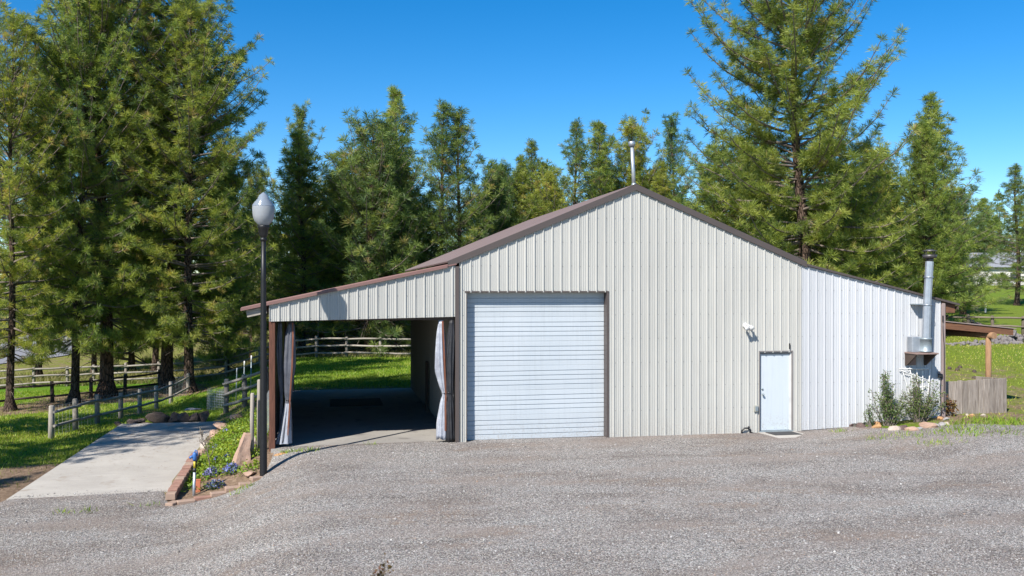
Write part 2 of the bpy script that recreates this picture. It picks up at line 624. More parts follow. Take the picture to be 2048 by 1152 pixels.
# ------------------------------------------------------------------ the ground
def axis_pts(a, b, fine_a, fine_b, fine, grow=1.18):
    xs = list(np.arange(fine_a, fine_b + 1e-6, fine))
    s = fine
    while xs[-1] < b:
        s *= grow
        xs.append(xs[-1] + s)
    s = fine
    while xs[0] > a:
        s *= grow
        xs.insert(0, xs[0] - s)
    return np.array(xs)


def grid(xs, ys):
    XX, YY = np.meshgrid(xs, ys)
    nx, ny = len(xs), len(ys)
    i = np.arange(nx * ny).reshape(ny, nx)
    Fq = np.stack([i[:-1, :-1], i[:-1, 1:], i[1:, 1:], i[1:, :-1]], -1).reshape(-1, 4)
    return XX.ravel(), YY.ravel(), Fq


def gravel_edge(X, Y):
    """signed distance-like, positive on the gravel"""
    X = np.asarray(X, float)
    bx = np.array([-60, -30, -16, -11.5, -9.9, -9.7, -6.7, -6.4, -5.4, -4.5, -4.3, 0, 9.5, 10.8, 11.3, 13.2, 14.2, 20, 40, 80])
    by = np.array([-12, -7, -3.6, -2.0, -1.5, -0.9, -0.7, -2.2, -2.2, -1.9, 0.4, 0.6, 0.25, 0.1, -1.0, -1.25, -1.8, -2.2, -4.0, -9])
    edge = np.interp(X, bx, by)
    return edge - Y + 0.16 * wob(X, Y, 0.8, 9) * ((X < -9.9) | (X > 10.6)) + 0.35 * wob(X, Y, 3.1, 1) * ((X < -10.5) | (X > 13.6))


gx = axis_pts(-420, 420, -24, 24, 0.3)
gy = axis_pts(-45, 900, -20, 34, 0.3)
GX, GY, GF = grid(gx, gy)
GZ = H(GX, GY)
under = (GX > -4.3) & (GX < 13.2) & (GY > 0.25) & (GY < 12.2)
GZ = np.where(under, GZ - 0.25, GZ)
underpad = (GX > -9.6) & (GX < -6.7) & (GY > -0.7) & (GY < 9.6)
GZ = np.where(underpad, np.minimum(GZ, -0.80), GZ)


def cover(X, Y):
    """(grass 0..1, lush 0..1) of the unpaved ground"""
    dz = depth(X, Y)
    g = np.ones_like(X)
    # bare, needle-strewn strip beside the pad and the tan margin in front of it
    left = X < -9.4
    a = sstep((3.4 + 0.7 * wob(X, Y, 2.2, 4) - Y) / 1.5)
    g = np.where(left, g * (1 - a), g)
    # needle litter under the row of big pines and along the near fence
    for (u, z, r) in ((20, 40.5, 3.6), (145, 43, 3.0), (212, 45, 4.6), (335, 48, 3.4), (380, 45.5, 2.6), (300, 38, 1.6), (270, 36, 1.5)):
        x, y = xy_at(u, z)
        d = np.hypot(X - x, (Y - y) * 1.2) + 1.0 * wob(X, Y, 2.0, 7)
        g = g * (1 - 0.75 * sstep((r - d) / 1.8))
    # worn strip right behind the carport
    w = sstep((14.6 + 0.5 * wob(X, Y, 1.4, 12) - Y) / 1.2) * (X > -7) * (X < 3)
    g = g * (1 - 0.55 * w)
    lush = 0.5 + 0.35 * wob(X, Y, 6.0, 15) - 0.25 * (dz < 34) * (X < -9)
    lush = lush + 0.55 * sstep((dz - 40) / 4) * (X < 6) * (dz < 53)
    far = sstep((dz - 53) / 3)
    lush = lush - 0.75 * far * (X < 12)
    g = g * (1 - 0.45 * far * (X < 12))
    bed = (X > -6.5) & (X < -4.4) & (Y > -2.6) & (Y < 10.2)
    g = np.where(bed, 0.12, g)
    rr = (X > 12)
    lush = np.where(rr, 0.18 + 0.30 * wob(X, Y, 7.0, 20) + 0.25 * sstep((dz - 45) / 20), lush)
    bare = sstep((0.42 + wob(X, Y, 2.6, 24)) / 0.6) * sstep((42 - dz) / 9)
    g = np.where(rr, g * (1 - 0.5 * bare), g)
    g = np.where(rr & (Y < 0.3), g * 0.75, g)
    return np.clip(g, 0, 1), np.clip(lush, 0, 1)


ga, lu = cover(GX, GY)
gm, nt, b = new_mat('ground_soil_and_turf')
w = worldpos(nt)
n1 = nz(nt, 1.6, 7, 0.65, w)
n2 = nz(nt, 12, 6, 0.7, w)
n3 = nz(nt, 55, 4, 0.7, w)
soil = ramp(nt, n2, [(0.28, (0.111, 0.075, 0.053)), (0.5, (0.221, 0.153, 0.103)), (0.72, (0.351, 0.260, 0.181))])
turf_l = ramp(nt, n2, [(0.3, (0.055, 0.12, 0.012)), (0.6, (0.12, 0.24, 0.016)), (0.8, (0.18, 0.30, 0.025))])
turf_d = ramp(nt, n2, [(0.3, (0.10, 0.125, 0.02)), (0.6, (0.20, 0.22, 0.035)), (0.8, (0.31, 0.27, 0.09))])
turf = mix(nt, attr(nt, 'lush'), turf_d, turf_l)
gmask = math_(nt, 'ADD', attr(nt, 'grassy'), math_(nt, 'MULTIPLY', math_(nt, 'SUBTRACT', n1, 0.5), 1.1))
gmask = math_(nt, 'ADD', gmask, math_(nt, 'MULTIPLY', math_(nt, 'SUBTRACT', n3, 0.5), 0.6))
gmask = ramp(nt, gmask, [(0.36, (0, 0, 0)), (0.62, (1, 1, 1))])
gcol = mix(nt, gmask, soil, turf)
gcol = mix(nt, 1.0, gcol, ramp(nt, n3, [(0.25, (0.68, 0.68, 0.68)), (0.75, (1.25, 1.25, 1.25))]), 'MULTIPLY')
nt.links.new(gcol, b.inputs['Base Color'])
b.inputs['Roughness'].default_value = 0.95
b.inputs['Specular IOR Level'].default_value = 0.1
bump(nt, b, math_(nt, 'ADD', n2, math_(nt, 'MULTIPLY', n3, 0.6)), 0.7, 0.06)
me = idx_mesh('ground', np.stack([GX, GY, GZ], 1), GF, gm)
for nm, arr in (('grassy', ga), ('lush', lu)):
    at = me.attributes.new(nm, 'FLOAT', 'POINT')
    at.data.foreach_set('value', arr.astype(np.float32))
me.polygons.foreach_set('use_smooth', np.ones(len(GF), bool))
ground = link('ground', me, None, 'structure')
ground['label'] = 'sloping lawn, bare earth and needle litter around the metal shop'

# gravel yard
xs = axis_pts(-60, 80, -18, 22, 0.12, 1.2)
ys = axis_pts(-40, 1.2, -5, 1.2, 0.09, 1.12)
ys = ys[ys <= 1.25]
VX, VY, VF = grid(xs, ys)
e = gravel_edge(VX, VY)
tracks = wob(VX, VY * 3.0, 5.0, 30)
VZ = H(VX, VY) + np.clip(e * 0.10, -0.10, 0.035) + 0.012 * wob(VX, VY, 1.1, 2) * (e > 0) * sstep((-0.2 - VY) / 1.5) + 0.012 * tracks * sstep((-1 - VY) / 3)
keep = (e[VF].max(1) > -0.7)
gvm, nt, b = new_mat('crushed_gravel')
w = worldpos(nt)
vor = nt.nodes.new('ShaderNodeTexVoronoi')
vor.inputs['Scale'].default_value = 58
nt.links.new(w, vor.inputs['Vector'])
sepc = nt.nodes.new('ShaderNodeSeparateColor')
nt.links.new(vor.outputs['Color'], sepc.inputs[0])
stone = ramp(nt, sepc.outputs[0], [(0.0, (0.080, 0.076, 0.074)), (0.22, (0.191, 0.180, 0.171)), (0.5, (0.302, 0.285, 0.269)), (0.78, (0.421, 0.402, 0.377)), (0.95, (0.612, 0.594, 0.548)), (1.0, (0.726, 0.709, 0.659))])
hue = ramp(nt, sepc.outputs[1], [(0.0, (1.10, 0.95, 0.90)), (0.3, (0.98, 1.0, 0.99)), (0.75, (0.95, 1.0, 1.04)), (1.0, (1.08, 1.01, 0.88))])
stone = mix(nt, 1.0, stone, hue, 'MULTIPLY')
gap = ramp(nt, vor.outputs['Distance'], [(0.45, (1, 1, 1)), (0.85, (0.42, 0.40, 0.39))])
stone = mix(nt, 1.0, stone, gap, 'MULTIPLY')
grit = nz(nt, 160, 3, 0.7, w)
stone = mix(nt, 1.0, stone, ramp(nt, grit, [(0.3, (0.7, 0.7, 0.7)), (0.7, (1.25, 1.25, 1.25))]), 'MULTIPLY')
patch = ramp(nt, nz(nt, 0.55, 6, 0.62, w, (0.7, 1.7, 1.0), 0.4), [(0.33, (1.16, 1.16, 1.16)), (0.5, (1.04, 1.01, 1.0)), (0.64, (0.82, 0.765, 0.74))])
stone = mix(nt, 1.0, stone, patch, 'MULTIPLY')
# wheel tracks swinging across the yard: packed, finer and browner
sepp = nt.nodes.new('ShaderNodeSeparateXYZ')
nt.links.new(w, sepp.inputs[0])
wv = nz(nt, 0.09, 2, 0.5, w)
yy = math_(nt, 'ADD', sepp.outputs[1], math_(nt, 'MULTIPLY', math_(nt, 'SUBTRACT', wv, 0.5), 9.0))
yy = math_(nt, 'SUBTRACT', yy, math_(nt, 'MULTIPLY', sepp.outputs[0], 0.10))
band = math_(nt, 'ABSOLUTE', math_(nt, 'SINE', math_(nt, 'MULTIPLY', yy, 1.35)))
band = math_(nt, 'MULTIPLY', ramp(nt, band, [(0.80, (0, 0, 0)), (0.99, (1, 1, 1))]), ramp(nt, nz(nt, 0.7, 5, 0.65, w, (0.5, 1.0, 1.0)), [(0.40, (0, 0, 0)), (0.62, (1, 1, 1))]))
stone = mix(nt, math_(nt, 'MULTIPLY', band, 0.5), stone, ramp(nt, grit, [(0.3, (0.17, 0.135, 0.112)), (0.7, (0.38, 0.315, 0.27))]))
dirtm = ramp(nt, nz(nt, 0.42, 7, 0.66, w, (0.55, 1.9, 1.0), 0.6), [(0.525, (0, 0, 0)), (0.64, (1, 1, 1))])
dirtm2 = ramp(nt, nz(nt, 9, 4, 0.7, w), [(0.35, (0, 0, 0)), (0.65, (1, 1, 1))])
dirt = ramp(nt, grit, [(0.3, (0.170, 0.118, 0.083)), (0.7, (0.340, 0.250, 0.186))])
stone = mix(nt, math_(nt, 'MULTIPLY', math_(nt, 'MULTIPLY', dirtm, dirtm2), 0.8), stone, dirt)
nt.links.new(stone, b.inputs['Base Color'])
b.inputs['Roughness'].default_value = 0.9
b.inputs['Specular IOR Level'].default_value = 0.2
hgt = math_(nt, 'SUBTRACT', 1.0, vor.outputs['Distance'])
bump(nt, b, math_(nt, 'ADD', hgt, math_(nt, 'MULTIPLY', grit, 0.4)), 0.85, 0.022)
me = idx_mesh('gravel_driveway', np.stack([VX, VY, VZ], 1), VF[keep], gvm)
me.polygons.foreach_set('use_smooth', np.ones(int(keep.sum()), bool))
o = link('gravel_driveway', me, None, 'structure')
o['label'] = 'grey and pinkish crushed gravel yard in front of the metal shop'


def gz_gravel(x, y):
    return H(x, y) + 0.03


# concrete
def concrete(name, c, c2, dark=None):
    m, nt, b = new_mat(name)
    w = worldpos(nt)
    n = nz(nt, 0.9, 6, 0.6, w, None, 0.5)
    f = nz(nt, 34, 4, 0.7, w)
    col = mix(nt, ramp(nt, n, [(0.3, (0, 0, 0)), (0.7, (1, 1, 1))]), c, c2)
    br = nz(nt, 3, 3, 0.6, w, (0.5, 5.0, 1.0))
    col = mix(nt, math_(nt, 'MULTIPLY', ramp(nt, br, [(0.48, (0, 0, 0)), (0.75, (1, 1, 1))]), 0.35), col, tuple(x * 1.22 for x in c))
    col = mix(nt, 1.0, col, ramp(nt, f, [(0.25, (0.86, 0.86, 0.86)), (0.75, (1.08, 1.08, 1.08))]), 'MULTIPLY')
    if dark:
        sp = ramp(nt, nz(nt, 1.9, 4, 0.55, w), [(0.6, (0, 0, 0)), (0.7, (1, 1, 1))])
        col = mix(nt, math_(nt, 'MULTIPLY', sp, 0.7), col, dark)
    nt.links.new(col, b.inputs['Base Color'])
    b.inputs['Roughness'].default_value = 0.85
    bump(nt, b, f, 0.15, 0.01)
    return m


M['concrete'] = concrete('pale_concrete', (0.43, 0.40, 0.355), (0.35, 0.322, 0.285), (0.27, 0.225, 0.18))
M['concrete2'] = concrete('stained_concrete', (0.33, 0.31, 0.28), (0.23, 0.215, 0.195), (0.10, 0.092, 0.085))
mb = MB()
px0, px1, py1, pz = -9.77, -6.55, 9.85, -0.655
mb.add([(px0, -1.25, pz), (px1, -1.02, pz), (px1, py1, pz), (px0, py1, pz), (px0, -1.25, pz - .3), (px1, -1.02, pz - .3), (px1, py1, pz - .3), (px0, py1, pz - .3)],
       [(0, 1, 2, 3), (4, 5, 1, 0), (5, 6, 2, 1), (6, 7, 3, 2), (7, 4, 0, 3), (4, 7, 6, 5)])
o = mb.build('concrete_pad', M['concrete'], None, 'structure')
o['label'] = 'long pale concrete parking pad beside the planted slope'
mb = MB()
mb.add([(-4.42, -0.17, .02), (-1.9, -0.15, .02), (-0.02, -0.02, .02), (-0.02, 12.75, .02), (-4.42, 12.75, .02),
        (-4.42, -0.17, -.3), (-1.9, -0.15, -.3), (-0.02, -0.02, -.3), (-0.02, 12.75, -.3), (-4.42, 12.75, -.3)],
       [(0, 1, 2, 3, 4), (5, 6, 1, 0), (6, 7, 2, 1), (7, 8, 3, 2), (8, 9, 4, 3), (9, 5, 0, 4)])
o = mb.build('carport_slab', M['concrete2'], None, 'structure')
o['label'] = 'stained concrete floor of the open carport'
# the lane beyond the far fence, at the left
lane, nt, b = new_mat('lane_asphalt')
nt.links.new(ramp(nt, nz(nt, 3, 6, 0.7, worldpos(nt)), [(0.3, (0.16, 0.16, 0.175)), (0.7, (0.24, 0.24, 0.255))]), b.inputs['Base Color'])
b.inputs['Roughness'].default_value = 0.9
pa = [pt(-420, 700, 62), pt(-140, 720, 66), pt(20, 715, 72), pt(110, 705, 80), pt(160, 690, 92), pt(200, 680, 112), pt(300, 675, 150)]
vs, fs = [], []
P2 = []
for i in range(len(pa) - 1):
    for k in range(8):
        P2.append(pa[i].lerp(pa[i + 1], k / 8))
for i, p in enumerate(P2):
    d = (P2[min(i + 1, len(P2) - 1)] - P2[max(i - 1, 0)])
    n_ = Vector((-d.y, d.x, 0)).normalized()
    for s in (-2, -1, 0, 1, 2):
        q = p + n_ * (2.4 * s)
        vs.append((q.x, q.y, Hs(q.x, q.y) + 0.06))
for i in range(len(P2) - 1):
    for k in range(4):
        fs.append((i * 5 + k, i * 5 + k + 1, i * 5 + 6 + k, i * 5 + 5 + k))
o = MB().add(vs, fs).build('lane', lane, None, 'structure')
o['label'] = 'grey lane curving away beyond the far rail fence'

# ------------------------------------------------------------------ the metal shop building
shop = thing('metal_shop_building', 'cream metal pole building with roll-up door, left carport and white lean-to on the right', 'building')
RIB = 0.2286
SLOPE = 0.412
RIDGE_X, RIDGE_Z = 4.57, 6.44


def z_roof(x):
    return RIDGE_Z - SLOPE * abs(x - RIDGE_X)


def z_car(x):
    return 4.42 + 0.2126 * x


def z_lean(x):
    return 4.46 - 0.235 * (x - 9.2)


# rib profile over one bay, (x offset, height)
BAY = [(0.0, .030), (.014, .030), (.021, 0), (.056, 0), (.059, .010), (.069, .010), (.072, 0), (.106, 0), (.109, .010), (.119, .010), (.122, 0), (.156, 0), (.159, .010), (.169, .010), (.172, 0), (.2066, 0), (.2186, .030)]


def profile(xa, xb, ph=0.0):
    """profile points between xa and xb"""
    k0 = math.floor((xa - ph) / RIB) - 1
    pts = []
    for k in range(k0, k0 + int((xb - xa) / RIB) + 4):
        for (dx, h) in BAY:
            pts.append((ph + k * RIB + dx, h))
    xsn = np.array([p[0] for p in pts])
    hs = np.array([p[1] for p in pts])
    inner = [(x, h) for x, h in pts if xa + 1e-4 < x < xb - 1e-4]
    return [(xa, float(np.interp(xa, xsn, hs)))] + inner + [(xb, float(np.interp(xb, xsn, hs)))]


srng = np.random.default_rng(3)


def siding(xa, xb, zb, zt, y, mat, ph=0.0, parent=shop, side=None):
    """vertical ribbed sheets, one object per 0.914 m sheet; side=(x, sign) runs along Y instead"""
    step = RIB * 4
    k = math.floor((xa - ph) / step)
    while True:
        a = max(xa, ph + k * step + 0.005)
        bb = min(xb, ph + (k + 1) * step + 0.005)
        k += 1
        if a >= xb - 1e-4:
            break
        if bb - a < 0.004:
            continue
        off = float(srng.uniform(0, 0.0022))
        pr = profile(a, bb, ph)
        vs, fs = [], []
        brk = [q for q in (RIDGE_X,) if a < q < bb and side is None]
        for q in brk:
            pr.append((q, 0.0))
        pr.sort()
        for (x, h) in pr:
            yy = y - h - off
            if side is None:
                vs += [(x, yy, zb(x)), (x, yy, zt(x))]
            else:
                vs += [(side[0] + side[1] * (h + off), x, zb(x)), (side[0] + side[1] * (h + off), x, zt(x))]
        for i in range(len(pr) - 1):
            fs.append((2 * i, 2 * i + 2, 2 * i + 3, 2 * i + 1))
        MB().add(vs, fs).build('siding_panel', mat, parent)


GD0, GD1, GDT = 0.235, 3.80, 3.70       # roll-up door opening
MD0, MD1, MDT = 7.956, 8.878, 2.12      # entry door opening
zb0 = lambda x: 0.0
ztop = lambda x: z_roof(x) - 0.07
siding(0.05, GD0, zb0, ztop, 0, M['cream'], 0.10)
siding(GD0, GD1, lambda x: GDT, ztop, 0, M['cream'], 0.10)
siding(GD1, MD0, lambda x: 0.0, ztop, 0, M['cream'], 0.10)
siding(MD0, MD1, lambda x: MDT, ztop, 0, M['cream'], 0.10)
siding(MD1, 9.13, lambda x: 0.02, ztop, 0, M['cream'], 0.10)
zbl = lambda x: float(np.interp(x, [9.1, 10.6, 10.62, 13.4], [0.05, 0.11, 0.19, 0.26]))
siding(9.13, 13.29, zbl, lambda x: z_lean(x) - 0.05, 0, M['white'], 9.13)
siding(-4.47, -0.055, lambda x: 3.02 + 0.02 * (x + 4.47), lambda x: z_car(x) - 0.045, -0.015, M['cream'], -4.47)
# side wall seen inside the carport, and the far outer walls
siding(0.15, 12.75, lambda y: 0.03, lambda y: 4.25, 0, M['cream_shade'], 0.1, side=(-0.002, -1))
siding(0.15, 12.75, lambda y: 0.2, lambda y: 3.40, 0, M['white'], 0.1, side=(13.37, 1))

# solid walls behind the sheets
mb = MB()


def wallseg(x0, x1, z0, z1a, z1b=None):
    z1b = z1a if z1b is None else z1b
    y0, y1 = 0.012, 0.14
    mb.add([(x0, y0, z0), (x1, y0, z0), (x1, y1, z0), (x0, y1, z0), (x0, y0, z1a), (x1, y0, z1b), (x1, y1, z1b), (x0, y1, z1a)],
           [(0, 3, 2, 1), (4, 5, 6, 7), (0, 1, 5, 4), (1, 2, 6, 5), (2, 3, 7, 6), (3, 0, 4, 7)])


wz = lambda x: z_roof(x) - 0.12
wallseg(0.06, GD0 - .02, -0.2, wz(0.06), wz(GD0))
wallseg(GD0 - .02, GD1 + .02, GDT + .02, wz(GD0), wz(GD1))
wallseg(GD1 + .02, RIDGE_X, -0.2, wz(GD1), wz(RIDGE_X))
wallseg(RIDGE_X, MD0 - .05, -0.2, wz(RIDGE_X), wz(MD0))
wallseg(MD0 - .05, MD1 + .05, MDT + .03, wz(MD0), wz(MD1))
wallseg(MD1 + .05, 9.13, -0.2, wz(MD1), wz(9.13))
wallseg(9.13, 13.34, -0.2, z_lean(9.13) - .1, z_lean(13.34) - .1)
mb.box((0.012, .145, -.2), (.13, 12.74, 4.2))
mb.box((13.22, .145, -.2), (13.36, 12.74, 3.38))
mb.box((.14, 12.6, -.2), (13.2, 12.74, 3.4))
mb.add([(.02, 12.745, 3.4), (.02, 12.745, 4.3), (RIDGE_X, 12.745, 6.2), (13.3, 12.745, 3.4)], [(0, 1, 2, 3)])
mb.build('wall', M['interior'], shop)

# screws: rows on the girts
scr, nt, b = new_mat('screw_heads')
b.inputs['Base Color'].default_value = (0.17, 0.16, 0.15, 1)
b.inputs['Roughness'].default_value = 0.5
V = []


def screw(x, z, y=-0.001):
    r = 0.0075
    ring = [(x + r * math.cos(t), y - 0.008, z + r * math.sin(t)) for t in np.arange(6) * math.pi / 3]
    rb = [(p[0], y + .001, p[2]) for p in ring]
    for i in range(1, 5):
        V.extend([ring[0], ring[i], ring[i + 1]])
    for i in range(6):
        j = (i + 1) % 6
        V.extend([ring[i], rb[i], rb[j]])
        V.extend([ring[i], rb[j], ring[j]])


for z in np.arange(0.70, 6.3, 0.6096):
    for k in range(0, 41):
        x = 0.10 + k * RIB + 0.045
        if x > 9.1 or z > z_roof(x) - .16:
            continue
        if GD0 - .02 < x < GD1 + .03 and z < GDT + .02:
            continue
        if MD0 - .02 < x < MD1 + .02 and z < MDT + .02:
            continue
        screw(x, z + srng.uniform(-.008, .008))
    for k in range(0, 19):
        x = 9.13 + k * RIB + 0.045
        if x < 13.25 and z < z_lean(x) - .12 and z > zbl(x):
            screw(x, z + srng.uniform(-.01, .01))
for k in range(0, 20):
    x = -4.47 + k * RIB + 0.045
    if x > -.08:
        break
    screw(x, 3.07 + 0.02 * (x + 4.47), -0.016)
    screw(x, z_car(x) - .13, -0.016)
    if z_car(x) > 3.75:
        screw(x, 3.62, -0.016)
link('screw_heads', tri_mesh('screw_heads', np.array(V), scr), shop, 'stuff')

# roofs
def roof_slab(name, x0, z0, x1, z1, y0, y1, mat, th=0.035, ribs=True, parent=shop):
    mb = MB()
    d = Vector((x1 - x0, 0, z1 - z0))
    L = d.length
    d.normalize()
    n_ = Vector((-d.z, 0, d.x))
    if n_.z < 0:
        n_ = -n_
    a, bq = Vector((x0, 0, z0)), Vector((x1, 0, z1))
    vs = []
    for y in (y0, y1):
        for p in (a, bq):
            vs += [(p.x, y, p.z), tuple(Vector((p.x, y, p.z)) - n_ * th)]
    mb.add(vs, [(0, 2, 6, 4), (1, 5, 7, 3), (0, 1, 3, 2), (4, 6, 7, 5), (0, 4, 5, 1), (2, 3, 7, 6)])
    if ribs:
        y = y0 + 0.1
        while y < y1 - .05:
            r = [Vector((0, -.03, 0)), Vector((0, -.01, 0)) + n_ * .02, Vector((0, .01, 0)) + n_ * .02, Vector((0, .03, 0))]
            q = [a + Vector((0, y, 0)) + t + n_ * .001 for t in r] + [bq + Vector((0, y, 0)) + t + n_ * .001 for t in r]
            mb.add(q, [(0, 1, 5, 4), (1, 2, 6, 5), (2, 3, 7, 6), (0, 3, 2, 1), (4, 5, 6, 7)])
            y += RIB
    return mb.build(name, mat, parent)


YB = 12.95
roof_slab('roof', -0.23, z_roof(-0.23), RIDGE_X, RIDGE_Z, -0.034, YB, M['roof'])
roof_slab('roof', RIDGE_X, RIDGE_Z, 9.27, z_roof(9.27), -0.034, YB, M['roof'])
roof_slab('carport_roof', -5.10, z_car(-5.10), -0.03, z_car(-0.03), -0.07, YB, M['redroof'])
roof_slab('lean_to_roof', 9.24, z_lean(9.24), 13.80, z_lean(13.80), -0.055, YB, M['roof'])


def rake(x0, z0, x1, z1, hgt, y0, y1, mat, name='rake_trim'):
    mb = MB()
    mb.add([(x0, y0, z0), (x1, y0, z1), (x1, y1, z1), (x0, y1, z0), (x0, y0, z0 - hgt), (x1, y0, z1 - hgt), (x1, y1, z1 - hgt), (x0, y1, z0 - hgt)],
           [(0, 1, 2, 3), (4, 7, 6, 5), (0, 4, 5, 1), (1, 5, 6, 2), (2, 6, 7, 3), (3, 7, 4, 0)])
    return mb.build(name, mat, shop)


rake(-0.24, z_roof(-0.24) + .012, RIDGE_X, RIDGE_Z + .012, 0.155, -0.066, -0.036, M['brown'])
rake(RIDGE_X, RIDGE_Z + .012, 9.28, z_roof(9.28) + .012, 0.155, -0.066, -0.036, M['brown'])
rake(-5.11, z_car(-5.11) + .008, -0.25, z_car(-0.25) + .008, 0.07, -0.095, -0.073, M['redroof'])
rake(9.285, z_lean(9.285) + .008, 13.81, z_lean(13.81) + .008, 0.055, -0.080, -0.058, M['brown'])
mb = MB()
mb.add([(RIDGE_X - .2, -.068, RIDGE_Z - SLOPE * .2 + .016), (RIDGE_X, -.068, RIDGE_Z + .02), (RIDGE_X + .2, -.068, RIDGE_Z - SLOPE * .2 + .016),
        (RIDGE_X - .2, YB, RIDGE_Z - SLOPE * .2 + .016), (RIDGE_X, YB, RIDGE_Z + .02), (RIDGE_X + .2, YB, RIDGE_Z - SLOPE * .2 + .016)],
       [(0, 1, 4, 3), (1, 2, 5, 4)])
mb.build('ridge_cap', M['roof'], shop)
# eave boards at the open ends of the lower roofs
MB().bbox((13.40, .02, 3.13), (13.74, .06, 3.36)).build('fascia_board', M['cedar'], shop)
MB().bbox((13.76, -.06, 3.22), (13.795, YB - .1, 3.315)).build('gutter_board', M['darkwood'], shop)
mx = Matrix.Translation((-4.98, 0.0, 3.20)) @ Matrix.Rotation(-math.atan(.2126), 4, 'Y')
MB().bbox((0, .0, -.085), (.46, .04, .085), M=mx).build('rafter_tail', M['greyrail'], shop)
mb = MB()
for y in np.arange(0.5, 12.8, 1.22):
    mx = Matrix.Translation((-4.98, y, 3.22)) @ Matrix.Rotation(-math.atan(.2126), 4, 'Y')
    mb.box((0, 0, -.09), (5.0, .04, .07), M=mx)
mb.build('rafters', M['darkwood'], shop, 'stuff')
# corner and door trims
MB().bbox((-.052, -.045, 0.0), (.048, .05, 4.34)).build('corner_trim', M['brown'], shop)
MB().bbox((13.295, -.045, .12), (13.395, .14, 3.40)).build('corner_trim', M['pinktrim'], shop)
MB().box((9.122, -.03, .03), (9.140, -.022, 4.30)).build('corner_trim', M['cream'], shop)
# roll-up door
DR = 0.22
mb = MB()
mb.box((GD0 - .018, -.026, 0), (GD0, DR + .03, GDT))
mb.build('door_jamb', M['brown'], shop)
mb = MB()
mb.box((GD1, -.026, 0), (GD1 + .055, DR + .03, GDT))
mb.build('door_jamb', M['brown'], shop)
mb = MB()
mb.box((GD0 - .05, -.030, GDT + .002), (GD1 + .055, DR + .03, GDT + .035))
mb.build('door_header', M['brown'], shop)
gd = thing('garage_door', '', '')
del gd['label'], gd['category']
gd.parent = shop
nsec = 6
sh = (GDT - 0.035) / nsec
drng = np.random.default_rng(11)
for s in range(nsec):
    z0 = 0.035 + s * sh
    # ribbed sheet steel section: raised bands parted by fine V-grooves, a plain seam at mid section joint
    prof = [(z0, .010), (z0 + .004, 0)]
    for gq in (0.20, 0.39, 0.58, 0.77, 0.985):
        zz = z0 + gq * sh
        dpt = .017 if gq < .9 else .007
        if gq > .9:
            break
        prof += [(zz - .012, 0.0), (zz - .002, dpt), (zz + .010, dpt), (zz + .013, -.003)]
    prof += [(z0 + sh - .004, 0), (z0 + sh - .0008, .010)]
    nseg = 14
    vs, fs = [], []
    ph = drng.uniform(0, 6)
    for i in range(nseg + 1):
        x = GD0 + .004 + (GD1 - GD0 - .008) * i / nseg
        for (z, d) in prof:
            dent = 0.0025 * math.sin(x * 1.7 + ph + s) + 0.0015 * math.sin(5.1 * x + 2.3 * z)
            vs.append((x, DR + d + dent, z + .003 * math.sin(1.3 * x + ph) * (0 < (z - z0) < sh - .01)))
    n_ = len(prof)
    for i in range(nseg):
        for k in range(n_ - 1):
            fs.append((i * n_ + k, (i + 1) * n_ + k, (i + 1) * n_ + k + 1, i * n_ + k + 1))
    MB().add(vs, fs).build('door_panel', M['doorwhite'], gd)
MB().bbox((GD0 + .004, DR - .008, .004), (GD1 - .004, DR + .03, .034)).build('bottom_seal', M['black'], gd)
MB().box((GD0, DR + .05, 0), (GD1, DR + .08, GDT)).build('door_backing', M['interior'], gd)
o = MB().bbox((GD0 - .1, -.09, -.1), (GD1 + .02, DR + .1, .003), .01).build('door_sill', M['concrete'], shop)
# entry door
ed = thing('entry_door', '', '')
del ed['label'], ed['category']
ed.parent = shop
MB().bbox((MD0 + .045, .055, .075), (MD1 - .045, .10, MDT - .045), .004).build('door_leaf', M['entry'], ed)
MB().box((MD0 - .02, -.028, .03), (MD0 + .004, .10, MDT + .02)).build('door_frame', M['frame'], ed)
MB().box((MD0 + .005, .02, .03), (MD0 + .043, .11, MDT)).build('door_frame', M['frame'], ed)
MB().box((MD1 - .004, -.028, .03), (MD1 + .02, .10, MDT + .02)).build('door_frame', M['frame'], ed)
MB().box((MD1 - .043, .02, .03), (MD1 - .005, .11, MDT)).build('door_frame', M['framewhite'], ed)
MB().box((MD0 - .02, -.031, MDT + .021), (MD1 + .02, .10, MDT + .045)).build('door_frame', M['frame'], ed)
MB().box((MD0 + .005, .021, MDT - .043), (MD1 - .005, .11, MDT + .019)).build('door_frame', M['frame'], ed)
MB().bbox((MD0 - .02, -.05, .03), (MD1 + .02, .10, .072), .004).build('threshold', M['galvdark'], ed)
mb = MB()
mb.tube([(MD0 + .11, .055, 1.02), (MD0 + .11, .02, 1.02)], .012, 8)
mb.lathe([(0.0, -.03), (.022, -.026), (.03, -.005), (.026, .016), (.0, .022)], 12)
kv = len(mb.v)
for i in range(kv - 60, kv):
    x, y, z = mb.v[i]
    mb.v[i] = (MD0 + .11 + x, .0 + z, 1.02 + y)
mb.build('door_knob', M['galvdark'], ed)
mb = MB()
mb.lathe([(0, -.01), (.026, -.01), (.026, .012), (0, .012)], 12)
mb.v = [(MD0 + .11 + x, .045 + z, 1.16 + y) for x, y, z in mb.v]
mb.build('deadbolt', M['galvdark'], ed)

